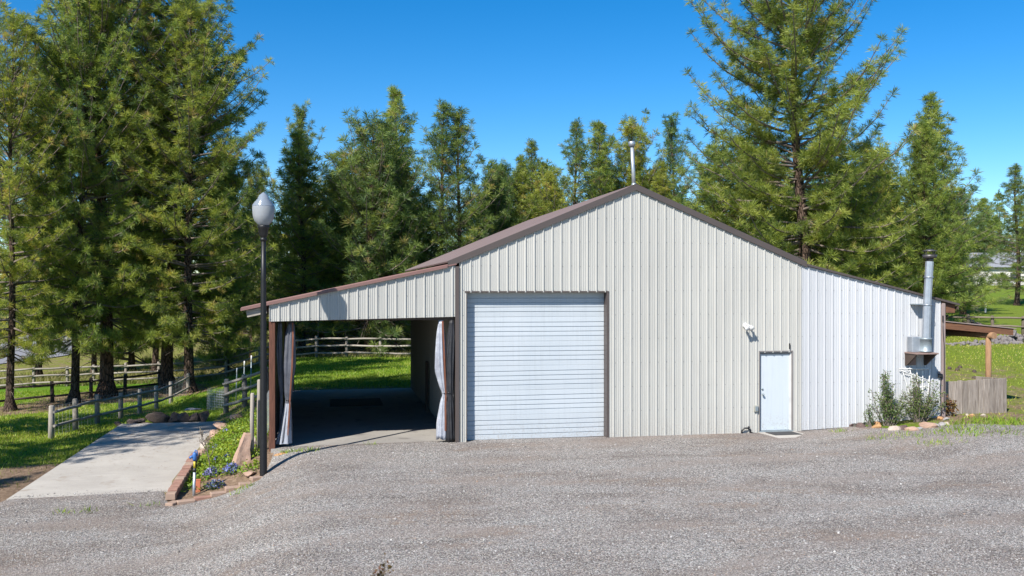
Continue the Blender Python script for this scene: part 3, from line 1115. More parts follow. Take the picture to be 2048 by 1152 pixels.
# carport: posts, black side tarps
for (x0, x1, y0, y1, z1, m) in ((-4.47, -4.33, .01, .15, 3.35, 'redpost'), (-4.47, -4.33, 6.2, 6.34, 3.35, 'darkwood'), (-4.47, -4.33, 12.55, 12.69, 3.35, 'darkwood')):
    MB().bbox((x0, y0, -.25), (x1, y1, z1), .008).build('carport_post', M[m], shop)
MB().bbox((-4.47, 12.55, 3.0), (-.0, 12.65, 3.25)).build('carport_beam', M['darkwood'], shop)
MB().bbox((-4.47, .05, 3.03), (-.06, .14, 3.22)).build('carport_beam', M['darkwood'], shop)
# side cover of black tarp, hung in folds between the posts
vs, fs = [], []
ny, nzv = 150, 8
for i in range(ny + 1):
    y = 0.17 + (12.3 - 0.17) * i / ny
    for k in range(nzv + 1):
        z = .04 + 3.2 * k / nzv
        f = .035 * math.sin(y * 9 + math.sin(y * 2.1) * 2) * (0.4 + 0.6 * (1 - k / nzv))
        vs.append((-4.40 + f, y, z))
for i in range(ny):
    for k in range(nzv):
        a = i * (nzv + 1) + k
        fs.append((a, a + 1, a + nzv + 2, a + nzv + 1))
o = MB().add(vs, fs, True).build('side_tarp', M['tarp'])
tag(o, 'black tarp hung as the left side of the open carport', 'tarp')


def curtain(name, label, mat, x, y, prof, n=40, folds=9, seed=1, group=None, squash=0.7, tie=None, strip=None):
    """gathered hanging tarp: prof = [(z, half width, x shift)]"""
    r = np.random.default_rng(seed)
    ph = r.uniform(0, 6.28, 4)
    zs = np.array([p[0] for p in prof])
    order = np.argsort(zs)
    zs = zs[order]
    hw = np.array([p[1] for p in prof])[order]
    xs = np.array([p[2] for p in prof])[order]
    vs, fs = [], []
    nzc = 30
    for k in range(nzc + 1):
        z = zs[0] + (zs[-1] - zs[0]) * k / nzc
        w_ = np.interp(z, zs, hw)
        sx = np.interp(z, zs, xs)
        for i in range(n):
            t = 2 * math.pi * i / n
            f = 1 + .20 * math.sin(folds * t + ph[0] + 1.1 * z) + .13 * math.sin((folds * 2 - 3) * t + ph[1] - .8 * z) + .07 * math.sin(5.0 * z + 3 * t + ph[2])
            vs.append((sx + w_ * f * math.cos(t), squash * w_ * f * math.sin(t), z + (.03 * math.sin(3 * t + ph[3]) if k == 0 else 0)))
    for k in range(nzc):
        for i in range(n):
            j = (i + 1) % n
            fs.append((k * n + i, k * n + j, (k + 1) * n + j, (k + 1) * n + i))
    fs.append(tuple(range(n))[::-1])
    fs.append(tuple(nzc * n + i for i in range(n)))
    root = thing(name, label, 'curtain', (x, y, 0), 0, group)
    MB().add(vs, fs, True).build('tarp_cloth', mat, root)
    if tie:
        z = tie
        w_ = float(np.interp(z, zs, hw)) * 1.12
        sx = float(np.interp(z, zs, xs))
        mb = MB()
        mb.tube([(sx + w_ * math.cos(t), squash * w_ * math.sin(t) * 1.1, z + .012 * math.sin(2 * t)) for t in np.linspace(0, 2 * math.pi, 17)], .016, 6)
        mb.tube([(sx + w_ * .8, -.06, z), (sx + w_, -.09, z - .09), (sx + w_ * .9, -.09, z - .17)], .009, 5)
        mb.build('tie_cord', M['black'], root)
    if strip:
        mb = MB()
        q = []
        for z in np.linspace(zs[0] + .2, zs[-1] - .02, 16):
            w_ = float(np.interp(z, zs, hw))
            q.append((float(np.interp(z, zs, xs)) + w_ * strip[0], -squash * w_ * 1.12 - .012, z))
        vsx = []
        for p in q:
            vsx += [(p[0] - strip[1], p[1], p[2]), (p[0] + strip[1], p[1] + .004, p[2])]
        mb.add(vsx, [(2 * i, 2 * i + 1, 2 * i + 3, 2 * i + 2) for i in range(len(q) - 1)])
        mb.build('webbing_strip', M['rust'], root)
    return root


G_ = 'tied back tarp curtains at the carport mouth'
curtain('tarp_curtain', 'grey tarp curtain tied at the waist with a silver skirt, beside the left carport post', M['greytarp'], -4.02, .26,
        [(3.0, .06, .05), (2.6, .11, .03), (1.9, .13, .0), (1.3, .085, -.02), (1.12, .05, -.01), (0.95, .075, -.03), (.1, .15, -.12)], folds=7, seed=2, group=G_, tie=1.12, strip=(.55, .018))
# the silver lower skirt of the same gathered tarp
sk = [o for o in bpy.data.objects if o.name.startswith('tarp_curtain')][0]
vs, fs = [], []
n = 36
for k in range(13):
    z = .10 + (1.05 - .10) * k / 12
    w_ = .165 - .108 * (k / 12) ** .8
    for i in range(n):
        t = 2 * math.pi * i / n
        f = 1 + .2 * math.sin(6 * t + 1 + .7 * z) + .1 * math.sin(13 * t + 2)
        vs.append((-.13 + .11 * k / 12 + w_ * f * math.cos(t), .72 * w_ * f * math.sin(t) - .012, z))
for k in range(12):
    for i in range(n):
        j = (i + 1) % n
        fs.append((k * n + i, k * n + j, (k + 1) * n + j, (k + 1) * n + i))
MB().add(vs, fs, True).build('skirt', M['silver'], sk)
curtain('tarp_curtain', 'narrow dark grey tarp strip hanging straight against the left carport post', M['greytarp'], -4.25, .30,
        [(3.0, .035, .02), (2.4, .06, .0), (1.7, .05, .02), (1.2, .03, .05), (.12, .05, .03)], folds=5, seed=4, group=G_)
curtain('tarp_curtain', 'silver tarp curtain with rust coloured edge strip, tied back at the right of the carport', M['silver'], -.33, .10,
        [(3.02, .05, -.06), (2.7, .085, -.07), (2.2, .12, -.07), (1.8, .125, -.06), (1.35, .07, .0), (1.22, .04, .03), (1.05, .065, .0), (.5, .11, -.03), (.12, .12, -.04)], folds=8, seed=6, group=G_, tie=1.22, strip=(.62, .022))
curtain('tarp_curtain', 'black tarp curtain hanging between the silver curtain and the building corner', M['tarp'], -.155, .05,
        [(3.03, .04, .03), (2.7, .075, .02), (2.0, .11, -.02), (1.3, .08, -.02), (1.2, .06, -.02), (.9, .09, -.02), (.06, .10, -.01)], folds=8, seed=9, group=G_, tie=1.24)
o = MB().bbox((-3.05, 7.6, .021), (-1.35, 9.6, .036)).build('floor_mat', M['mat'])
tag(o, 'black rubber mat lying on the carport floor', 'mat')
o = MB().bbox((-.16, 6.0, .021), (-.08, 6.12, 1.55), .006).build('leaning_timber', M['darkwood'])
tag(o, 'dark timber standing against the wall inside the carport', 'timber')

# small fittings on the front wall
def on_wall(u, v, y=0.0):
    z = 22.77
    for _ in range(30):
        x = (u - 1024) / F * z
        X = CAM[0] + x * RT[0] + z * FW[0]
        Yc = CAM[1] + x * RT[1] + z * FW[1]
        z += (y - Yc) / FW[1] * 0.9
    return X, CAM[2] - (v - 576) / F * z


x, z = on_wall(1490, 651)
fl = MB()
fl.lathe([(0, 0), (.07, 0), (.075, .03), (.05, .05), (0, .05)], 16)
fl.v = [(x + a, -.001 - c, z + b2) for a, b2, c in fl.v]
fl = fl.build('floodlight_base', M['framewhite'], shop)
for (dx, dz, ang) in ((-.075, -.05, -.5), (.10, -.02, .55)):
    mb = MB()
    mb.tube([(x, -.05, z), (x + dx * .6, -.10, z + .01), (x + dx, -.14, z + dz * .4)], .018, 8)
    mb.build('lamp_arm', M['framewhite'], fl)
    mb = MB()
    mb.lathe([(0, 0), (.03, .0), (.034, .05), (.062, .115), (.066, .14), (.05, .155), (0, .16)], 16)
    mx = Matrix.Translation((x + dx, -.13, z + dz * .3)) @ Matrix.Rotation(ang, 4, 'Y') @ Matrix.Rotation(math.radians(118), 4, 'X')
    mb.v = [tuple(mx @ Vector(p)) for p in mb.v]
    mb.build('flood_lamp', M['framewhite'], fl)
x, z = on_wall(1578, 692)
MB().bbox((x - .02, -.05, z - .075), (x + .02, -.012, z + .075), .01).build('door_sensor', M['black'], shop)
x, z = on_wall(1511, 817)
pl = MB().bbox((x - .055, -.075, z - .085), (x + .055, -.008, z + .085), .014).build('outlet_box', M['plasticgrey'], shop)
MB().bbox((x - .04, -.083, z - .055), (x + .04, -.0755, z + .06), .004).build('outlet_cover', M['galvdark'], pl)
x, z = on_wall(1491, 861)
mb = MB()
mb.tube([(x - .13, -.05, .015), (x - .13, -.06, .10), (x - .06, -.08, .17), (x + .04, -.08, .165), (x + .10, -.07, .11), (x + .12, -.06, .05), (x + .2, -.08, .022), (x + .26, -.14, .02)], .022, 8)
mb.tube([(x + .05, -.07, .165), (x + .07, -.07, .21)], .03, 8)
o = mb.build('short_hose', M['black'])
tag(o, 'short black hose looped on the gravel at the wall foot left of the door', 'hose')
# step and mat in front of the entry door
mb = MB()
a = [on_wall(1519, 866)[0], 0]
mb.add([(7.90, -.03, .045), (8.93, -.03, .045), (9.05, -.95, .035), (8.02, -.95, .035), (7.90, -.03, -.1), (8.93, -.03, -.1), (9.05, -.95, -.1), (8.02, -.95, -.1)],
       [(0, 3, 2, 1), (4, 5, 6, 7), (0, 1, 5, 4), (1, 2, 6, 5), (2, 3, 7, 6), (3, 0, 4, 7)])
o = mb.build('door_step', M['concrete'])
tag(o, 'tan concrete step slab on the gravel under the white entry door', 'step')
mb = MB()
mb.add([(8.06, -.14, .058), (8.80, -.14, .058), (8.86, -.58, .052), (8.12, -.58, .052), (8.06, -.14, .046), (8.80, -.14, .046), (8.86, -.58, .04), (8.12, -.58, .04)],
       [(0, 3, 2, 1), (4, 5, 6, 7), (0, 1, 5, 4), (1, 2, 6, 5), (2, 3, 7, 6), (3, 0, 4, 7)])
o = mb.build('doormat', M['mat'])
tag(o, 'black doormat lying on the concrete step slab', 'doormat')

# flue on the ridge
fx, fy = 4.72, 0.55
mb = MB()
mb.tube([(fx, fy, 6.25), (fx - .06, fy, 7.52)], .05, 14)
fp = mb.build('ridge_flue', M['galv'], shop)
mb = MB()
mb.lathe([(0, -.06), (.085, -.06), (.09, .045), (.07, .065), (0, .075)], 16, (fx - .065, fy, 7.56))
mb.build('flue_cap', M['galv'], fp)
mb = MB()
mb.lathe([(.13, 0), (.075, .05), (.06, .12)], 16, (fx - .005, fy, 6.42))
mb.build('flue_boot', M['galvdark'], fp)

# stovepipe on the white lean-to
sx, sy = 12.62, -.33
mb = MB()
pts = [(sx - .02, sy, 2.42), (sx, sy, 2.95), (sx + .015, sy, 3.42), (sx + .05, sy, 3.95), (sx + .085, sy, 4.52)]
mb.tube(pts, [.110, .110, .108, .106, .106], 10, smooth=False)
sp = mb.build('stovepipe', M['galv'], shop)
mb = MB()
for t, z in ((0.01, 3.36), (0.06, 4.10)):
    mb.lathe([(.122, -.012), (.131, -.008), (.131, .008), (.122, .012)], 16, (sx + t, sy, z))
mb.build('pipe_joint', M['galv'], sp)
mb = MB()
mb.tube([(sx + .085, sy, 4.5), (sx + .09, sy, 4.62)], .09, 14)
mb.lathe([(.085, .0), (.17, .01), (.185, .10), (.15, .10), (.08, .02)], 18, (sx + .09, sy, 4.60))
mb.build('cap_collar', M['soot'], sp)
mb = MB()
mb.lathe([(0, .30), (.06, .29), (.195, .24), (.19, .232), (0, .275)], 18, (sx + .09, sy, 4.56))
for t in range(4):
    a = t * math.pi / 2 + .4
    mb.tube([(sx + .09 + .14 * math.cos(a), sy + .14 * math.sin(a), 4.68), (sx + .09 + .15 * math.cos(a), sy + .15 * math.sin(a), 4.80)], .012, 6)
mb.build('rain_cap', M['soot'], sp)
mb = MB()
mb.bbox((sx - .30, -.30, 3.36), (sx + .12, -.02, 3.385), .003)
mb.build('pipe_bracket', M['galvdark'], shop)
mb = MB()
mb.lathe([(.0, 0), (.155, 0), (.155, .03), (.148, .035), (.148, .33), (.158, .335), (.158, .37), (.12, .385), (0, .39)], 20, (sx - .03, sy, 2.10))
mb.build('stove_tee', M['galvdark'], shop)
MB().bbox((sx - .40, -.30, 2.09), (sx - .15, -.05, 2.50), .008).build('sheet_metal_box', M['galv'], shop)
MB().bbox((sx - .46, -.56, 2.045), (sx + .20, -.02, 2.085), .006).build('pipe_shelf', M['plywood'], shop)
mb = MB()
mb.add([(sx - .42, -.54, 2.04), (sx - .42, -.52, 2.04), (sx - .42, -.04, 1.74), (sx - .42, -.02, 2.04)], [(0, 1, 2, 3)])
mb.v, mb.f, mb.s = [], [], []
for xx in (sx - .44, sx + .13):
    tri = [(xx, -.53, 2.043), (xx, -.02, 2.043), (xx, -.02, 1.72), (xx, -.08, 1.72)]
    tr2 = [(p[0] + .04, p[1], p[2]) for p in tri]
    mb.add(tri + tr2, [(0, 1, 2, 3), (7, 6, 5, 4), (0, 4, 5, 1), (1, 5, 6, 2), (2, 6, 7, 3), (3, 7, 4, 0)])
mb.build('shelf_bracket', M['darkwood'], shop)
MB().bbox((sx - .40, -.045, 1.72), (sx - .12, -.024, 2.04), .004).build('backing_board', M['plywood'], shop)
x, z = on_wall(1878, 748)
mb = MB()
mb.bbox((x - .06, -.04, z - .05), (x + .09, -.02, z + .08), .006)
mb.build('socket_plate', M['pinktrim'], shop)
mb = MB()
mb.bbox((x - .07, -.10, z - .09), (x + .06, -.042, z + .01), .015)
mb.tube([(x + .0, -.07, z - .07), (x - .02, -.07, z - .4), (x + .02, -.06, .35)], .009, 6)
mb.build('outdoor_socket', M['black'], shop)
mb = MB()
mb.tube([(13.30, -.055, 3.0), (13.31, -.06, 2.6), (13.35, -.055, 2.2), (13.345, -.055, .5)], .010, 6)
mb.bbox((13.285, -.075, 2.88), (13.32, -.05, 3.06), .005)
mb.build('cable', M['black'], shop)

# awning on the right end wall and the plank bay below it
aw = thing('side_awning', 'low brown timber awning on a cedar post at the right end of the shop', 'awning')
azl = lambda x: 2.93 - .098 * (x - 13.4)
for k in range(9):
    y0 = 1.45 + k * .30
    mb = MB()
    t = .028
    mb.add([(13.40, y0, azl(13.4)), (16.75, y0, azl(16.75)), (16.75, y0 + .292, azl(16.75)), (13.40, y0 + .292, azl(13.4)),
            (13.40, y0, azl(13.4) - t), (16.75, y0, azl(16.75) - t), (16.75, y0 + .292, azl(16.75) - t), (13.40, y0 + .292, azl(13.4) - t)],
           [(0, 1, 2, 3), (4, 7, 6, 5), (0, 4, 5, 1), (1, 5, 6, 2), (2, 6, 7, 3), (3, 7, 4, 0)])
    mb.build('roof_board', M['cedar'], aw)
mb = MB()
mb.add([(13.40, 1.40, azl(13.4) + .005), (16.80, 1.40, azl(16.8) + .005), (16.80, 4.2, azl(16.8) + .005), (13.40, 4.2, azl(13.4) + .005),
        (13.40, 1.40, azl(13.4) + .03), (16.80, 1.40, azl(16.8) + .03), (16.80, 4.2, azl(16.8) + .03), (13.40, 4.2, azl(13.4) + .03)],
       [(0, 3, 2, 1), (4, 5, 6, 7), (0, 1, 5, 4), (1, 2, 6, 5), (2, 3, 7, 6), (3, 0, 4, 7)])
mb.build('roof_sheet', M['pinktrim'], aw)
mb = MB()
mb.add([(13.40, 1.43, azl(13.4) - .03), (16.72, 1.43, azl(16.72) - .03), (16.72, 1.47, azl(16.72) - .03), (13.40, 1.47, azl(13.4) - .03),
        (13.40, 1.43, azl(13.4) - .21), (16.72, 1.43, azl(16.72) - .19), (16.72, 1.47, azl(16.72) - .19), (13.40, 1.47, azl(13.4) - .21)],
       [(0, 1, 2, 3), (4, 7, 6, 5), (0, 4, 5, 1), (1, 5, 6, 2), (2, 6, 7, 3), (3, 7, 4, 0)])
mb.build('front_rafter', M['cedar'], aw)
MB().tube([(15.98, 1.30, 2.42), (15.98, 4.3, 2.42)], .095, 12).build('log_beam', M['cedarpost'], aw)
MB().tube([(15.98, 1.55, .1), (15.98, 1.55, 2.40)], [.085, .08], 12).build('post', M['cedarpost'], aw)
MB().tube([(15.98, 3.9, .1), (15.98, 3.9, 2.40)], [.085, .08], 12).build('post', M['cedarpost'], aw)

pb = thing('plank_bay', 'weathered grey plank bay standing on end boards beside the white lean-to corner', 'plank wall')
prng = np.random.default_rng(17)
x = 13.62
i = 0
while x < 15.66:
    w_ = float(prng.uniform(.12, .21))
    w_ = min(w_, 15.68 - x)
    if w_ < .05:
        break
    yy = .42 + float(prng.uniform(-.008, .008))
    top = 1.20 + .06 * (x - 13.5) / 1.9 + float(prng.uniform(-.012, .012))
    mx = Matrix.Translation((x + w_ / 2, yy, 0)) @ Matrix.Rotation(float(prng.uniform(-.008, .008)), 4, 'Y')
    MB().bbox((-w_ / 2 + .004, 0, .15), (w_ / 2 - .004, .04, top), .004, M=mx).build('plank', M['plank'], pb)
    x += w_
for k in range(5):
    y0 = .47 + k * .24
    MB().bbox((15.64, y0, .15), (15.68, y0 + .23, 1.25 - .01 * k), .004).build('plank', M['plank'], pb)
MB().bbox((13.60, .465, 1.13), (15.64, .51, 1.20), .004).build('top_rail', M['plank'], pb)
MB().bbox((13.44, .40, .1), (13.58, .54, 1.17), .006).build('corner_post', M['darkwood'], pb)

# ------------------------------------------------------------------ street lamp
lx, ly = -4.49, -1.62
lz = Hs(lx, ly)
lamp = thing('street_lamp', 'tall black street lamp with a frosted acorn globe on the garden corner', 'street lamp', (lx, ly, lz - .02))
mb = MB()
mb.lathe([(0, 0), (.082, 0), (.080, .05), (.078, .6), (.072, 2.2), (.058, 4.300), (.050, 5.200), (0, 5.200)], 16, (0, 0, 0))
mb.build('pole', M['lampblack'], lamp)
mb = MB()
mb.lathe([(.05, 5.140), (.075, 5.170), (.078, 5.200), (.055, 5.220), (.08, 5.250), (.092, 5.280), (.112, 5.410), (.125, 5.445), (.128, 5.480), (.118, 5.495), (0, 5.500)], 32, flute=lambda k, z: (-.06 if k % 4 < 2 and 5.27 < z < 5.42 else 0))
mb.build('collar', M['lampblack'], lamp)
gl, nt, b = new_mat('frosted_acrylic')
b.inputs['Base Color'].default_value = (0.46, 0.485, 0.51, 1)
b.inputs['Roughness'].default_value = 0.22
tl = nt.nodes.new('ShaderNodeBsdfTranslucent')
tl.inputs['Color'].default_value = (0.55, 0.585, 0.62, 1)
mxs = nt.nodes.new('ShaderNodeMixShader')
mxs.inputs[0].default_value = 0.45
nt.links.new(b.outputs[0], mxs.inputs[1])
nt.links.new(tl.outputs[0], mxs.inputs[2])
nt.links.new(mxs.outputs[0], nt.nodes['Material Output'].inputs[0])
gc, nt, b = new_mat('ribbed_clear_acrylic')
b.inputs['Base Color'].default_value = (0.20, 0.23, 0.27, 1)
b.inputs['Roughness'].default_value = 0.14
b.inputs['Specular IOR Level'].default_value = 0.8
mb = MB()
mb.lathe([(.112, 5.501), (.13, 5.520), (.198, 5.600), (.228, 5.700), (.236, 5.800), (.240, 5.875), (.236, 5.910)], 36)
mb.lathe([(.232, 5.910), (.236, 5.875), (.232, 5.800), (.223, 5.700), (.193, 5.600), (.125, 5.520), (.0, 5.510)], 36)
mb.build('globe', gl, lamp)
mb = MB()
mb.lathe([(.237, 5.911), (.235, 5.935), (.215, 5.955), (.217, 5.968), (.19, 5.992), (.192, 6.005), (.155, 6.030), (.156, 6.045), (.118, 6.070), (.119, 6.110), (.10, 6.120), (.098, 6.150), (.06, 6.175), (.03, 6.205), (.0, 6.220)], 36,
         flute=lambda k, z: .012 * (k % 2))
mb.build('globe_top', gc, lamp)
mb = MB()
mb.tube([(0, 0, 5.51), (0, 0, 5.67)], .05, 12)
mb.tube([(0, 0, 5.67), (0, 0, 5.88)], .04, 12)
mb.build('bulb', M['framewhite'], lamp)

# ------------------------------------------------------------------ rocks
def rock_mesh(name, seed, mat, sub=2, amp=.35, flat=1.0):
    bm = bmesh.new()
    bmesh.ops.create_icosphere(bm, subdivisions=sub, radius=1)
    off = Vector((seed * 3.7, seed * 1.3, seed * 2.1))
    for v in bm.verts:
        d = mnoise.noise(v.co * 1.1 + off) * amp + mnoise.noise(v.co * 2.7 + off) * amp * .35
        v.co *= 1 + d
        # planar facets
        for k in range(7):
            nn = Vector((math.sin(seed * 2 + k * 2.1), math.cos(seed + k * 1.7), .9 * math.sin(k * 2.3 + seed))).normalized()
            s = v.co.dot(nn) - (.58 + .06 * (k % 3))
            if s > 0:
                v.co -= nn * s * .95
        v.co.z *= flat
    me = bpy.data.meshes.new(name)
    bm.to_mesh(me)
    bm.free()
    me.materials.append(mat)
    return me


def rock(name, label, seed, mat, loc, size, rz=0, tilt=(0, 0), group=None, amp=.35, sub=2):
    o = link(name, rock_mesh(name, seed, M[mat], sub, amp))
    o.location = loc
    o.scale = size
    o.rotation_euler = (tilt[0], tilt[1], rz)
    return tag(o, label, 'rock', group)


# the row of dark stones at the far end of the pad
G_ = 'dark stones along the far end of the pad'
rows = [(243, 847, .16, .11, 'smallest dark stone at the left end of the row behind the pad'),
        (267, 845, .26, .15, 'low dark stone second from the left end of the row behind the pad'),
        (281, 843, .22, .18, 'pointed dark stone leaning on its low neighbour behind the pad'),
        (297, 848, .24, .08, 'flat dark stone lying beside the biggest stone behind the pad'),
        (320, 844, .46, .40, 'biggest dark stone, steep on its right side, behind the pad'),
        (349, 844, .34, .36, 'brown rounded stone leaning right of the biggest one behind the pad'),
        (369, 845, .27, .36, 'black egg shaped stone in the middle of the row behind the pad'),
        (386, 846, .30, .34, 'dark stone with a flat slab above it behind the pad'),
        (403, 840, .20, .40, 'tall upright brown stone at the right of the row behind the pad')]
for i, (u, v, sx_, sz_, lab) in enumerate(rows):
    z = 31.1
    x, y = xy_at(u, z)
    y = 10.15 + .1 * (i % 3)
    x = CAM[0] + RT[0] * ((u - 1024) / F * 31.2) + FW[0] * 31.2
    rock('dark_stone', lab, i + 1, 'rockbrown', (x, y, -.74 + sz_ * .38), (sx_, .24, sz_ * .72), i * 1.3 if sz_ < .3 else .1 * i, (0.1, .18 * (-1) ** i), G_)
x = CAM[0] + RT[0] * ((384 - 1024) / F * 31.6) + FW[0] * 31.6
rock('flat_slab', 'flat grey slab lying across the dark stones behind the pad', 31, 'rockgrey', (x, 10.45, -.30), (.36, .2, .05), .2)

# ------------------------------------------------------------------ planted slope beside the pad
eb = thing('brick_edging', 'stepped row of reddish edging bricks along the right side of the concrete pad', 'brick edging')
br = np.random.default_rng(23)
for k in range(12):
    y = -1.95 + k * .235
    zt = -.53 + .034 * k
    mx = Matrix.Translation((-6.37 + .012 * k + float(br.uniform(-.008, .008)), y, zt)) @ Matrix.Rotation(float(br.uniform(-.05, .05)), 4, 'Z') @ Matrix.Rotation(float(br.uniform(.0, .08)), 4, 'X')
    MB().bbox((-.10, 0, -.14), (.10, .222, 0), .01, M=mx).build('brick', M['brick'] if k % 4 else M['bricktan'], eb)
fb = thing('brick_edging', 'loose line of tan edging bricks along the gravel front of the flower bed', 'brick edging')
for k, (u, v, rz, L) in enumerate([(345, 1012, 1.25, .30), (372, 1008, .30, .36), (405, 998, .26, .34), (437, 989, .24, .33), (466, 978, .22, .33), (492, 970, .18, .30), (513, 958, .5, .26)]):
    p = gnd(u, v)
    mx = Matrix.Translation((p.x, p.y, p.z - .03)) @ Matrix.Rotation(rz + float(br.uniform(-.06, .06)), 4, 'Z') @ Matrix.Rotation(float(br.uniform(-.06, .06)), 4, 'X')
    MB().bbox((-L / 2, -.09, 0), (L / 2, .09, .115 if k < 2 else .085), .012, M=mx).build('brick', M['bricktan'] if k != 2 else M['brick'], fb)

es = [(-6.34, 1.15, .30, 'rockpink', 'flat pink stone next to the last edging brick of the pad side'),
      (-6.38, 2.6, .34, 'rockpink', 'pale pink slab half under the ground cover at the pad edge'),
      (-6.42, 4.2, .30, 'rockwhite', 'whitish slab at the pad edge halfway up the planted slope'),
      (-6.35, 5.9, .40, 'rockpink', 'long pink slab at the pad edge in the upper planted slope'),
      (-6.30, 7.6, .46, 'rockpink', 'large pink slab at the top of the planted slope beside the pad'),
      (-6.05, 9.1, .44, 'rockpink', 'topmost tilted pink slab of the planted slope, below the rail fence'),
      (-5.55, 9.6, .30, 'rockdark', 'dark stone right of the topmost pink slab below the rail fence')]
for i, (x, y, s, m, lab) in enumerate(es):
    rock('edging_stone', lab, 40 + i, m, (x, y, Hs(x, y) + .05), (s * .6, s, .15), .3 * (-1) ** i, (.18, .15), 'stones edging the planted slope')
p = gnd(480, 929)
bm = bmesh.new()
bmesh.ops.create_cube(bm, size=2)
bmesh.ops.subdivide_edges(bm, edges=bm.edges[:], cuts=4, use_grid_fill=True)
for q in bm.verts:
    t = (q.co.z + 1) / 2
    q.co.x = q.co.x * (.21 * (1 - .72 * t)) + .13 * t + .02
    q.co.y = q.co.y * (.15 * (1 - .55 * t)) + .06 * t
    q.co.z = q.co.z * .42
    q.co += Vector((mnoise.noise(q.co * 6), mnoise.noise(q.co * 6 + Vector((5, 0, 0))), mnoise.noise(q.co * 6 + Vector((0, 7, 0))))) * .035
me = bpy.data.meshes.new('standing_stone')
bm.to_mesh(me)
bm.free()
me.materials.append(M['rockpink'])
o = link('standing_stone', me)
o.location = (p.x, p.y + .08, p.z + .28)
o.rotation_euler = (0, .06, .35)
tag(o, 'big pinkish wedge shaped stone standing among the ground cover', 'rock')
p = gnd(497, 905)
rock('boulder', 'whitish boulder behind the wedge shaped stone in the flower bed', 52, 'rockwhite', (p.x, p.y + .2, p.z + .16), (.20, .22, .30), .9, (0, .1), None, .35, 3)
p = gnd(520, 950)
rock('flat_stone', 'flat reddish stone at the foot of the street lamp', 53, 'rockpink', (p.x - .25, p.y + .12, p.z + .02), (.18, .13, .06), .4)
p = gnd(561, 911)
rock('flat_stone', 'flat yellowish stone at the front left corner of the carport floor', 54, 'rockorange', (p.x + .05, p.y, p.z + .02), (.22, .12, .05), .1)

crng = np.random.default_rng(77)


def leaf_cloud(P, N_, size, rng, tint, elong=1.5, up=.55):
    """P (n,3) leaf positions -> two-triangle leaves (folded quads) as loose triangles"""
    n = len(P)
    a = rng.normal(size=(n, 3))
    a[:, 2] = a[:, 2] * .6 + up * .3
    a /= np.linalg.norm(a, axis=1)[:, None]
    nrm = rng.normal(size=(n, 3)) * .8
    nrm[:, 2] += up * 2
    bb = np.cross(a, nrm)
    bb /= np.linalg.norm(bb, axis=1)[:, None] + 1e-9
    s = size * rng.uniform(.6, 1.3, n)[:, None]
    tip = P + a * s * elong
    m1 = P + a * s * elong * .45 + bb * s * .45
    m2 = P + a * s * elong * .45 - bb * s * .45
    V = np.stack([P, m1, tip, P, tip, m2], 1).reshape(-1, 3)
    return V, np.repeat(tint, 2)


# mat of yellow-green ground cover
n = 15000
x = crng.uniform(-6.35, -4.65, n)
y = crng.uniform(-1.9, 9.6, n)
dens = sstep((y + 1.5 + .5 * wob(x, y, .7, 3)) / .9) * sstep((x + 6.45 + .12 * wob(x, y, .8, 8)) / .25) * (.55 + .45 * (wob(x, y, .9, 5) > -.35))
dens *= 1 - .9 * (np.hypot(x + 4.95, y + .5) < .3)
dens *= 1 - .8 * ((y > 7.8) & (x < -5.7))
k = crng.uniform(0, 1, n) < dens
x, y = x[k], y[k]
hgt = (.10 + .07 * wob(x, y, .45, 11)) * crng.uniform(.1, 1.1, len(x))
P = np.stack([x, y, H(x, y) + .02 + np.clip(hgt, .005, .3)], 1)
t = np.clip(.5 + .28 * wob(x, y, 1.1, 14) + crng.normal(0, .18, len(x)), 0, 1)
V, T = leaf_cloud(P, None, .05, crng, t)
o = link('ground_cover', tri_mesh('ground_cover', V, M['cover'], T), None, 'stuff')
o['label'] = 'low yellow green ground cover spilling down the planted slope'


def flower_clump(u, v, wpx, label, petal, h=.16, elong=1.0, n=150, nl=260, seed=0):
    rng = np.random.default_rng(seed)
    p = gnd(u, v)
    r = wpx / 2 / F * depth(p.x, p.y)
    root = thing('flower_clump', label, 'flowers', p, 0, 'blue flower clumps in the bed')
    for nm, cnt, mt, sz, zlo in (('leaves', nl, 'leaf', .035, .0), ('flowers', n, petal, .034, .5)):
        a = rng.uniform(0, 6.283, cnt)
        rr = np.sqrt(rng.uniform(0, 1, cnt))
        X, Y = r * rr * np.cos(a), r * rr * np.sin(a) / elong
        Z = h * (1 - rr ** 2 * .75) * rng.uniform(zlo, 1.05, cnt)
        V, T = leaf_cloud(np.stack([X, Y, Z], 1), None, sz, rng, rng.uniform(0, 1, cnt), 1.0 if nm == 'flowers' else 1.8)
        link(nm, tri_mesh(nm, V, M[mt], T), root, 'stuff')
    return root


flower_clump(424, 952, 34, 'wide clump of bright blue flowers behind the dark blue one', 'petal', .22, seed=1, n=420)
flower_clump(463, 946, 34, 'bright blue flower clump in front of the wedge shaped stone', 'petal', .24, seed=2, n=420)
flower_clump(431, 977, 46, 'long low clump of dark blue flowers nearest the tan edging bricks', 'petaldark', .20, 1.6, 300, 200, seed=3)
flower_clump(432, 929, 16, 'small blue flower clump between the sapling and the wedge shaped stone', 'petal', .2, seed=4, n=80, nl=90)
flower_clump(453, 923, 14, 'smallest blue flower clump touching the left of the wedge shaped stone', 'petal', .2, seed=5, n=70, nl=60)
flower_clump(430, 902, 24, 'pale lilac flower patch right of the bare sapling stem', 'petal', .16, seed=6, n=70, nl=160)
flower_clump(452, 868, 14, 'lilac flower patch high on the planted slope', 'petal', .16, seed=7, n=50, nl=60)

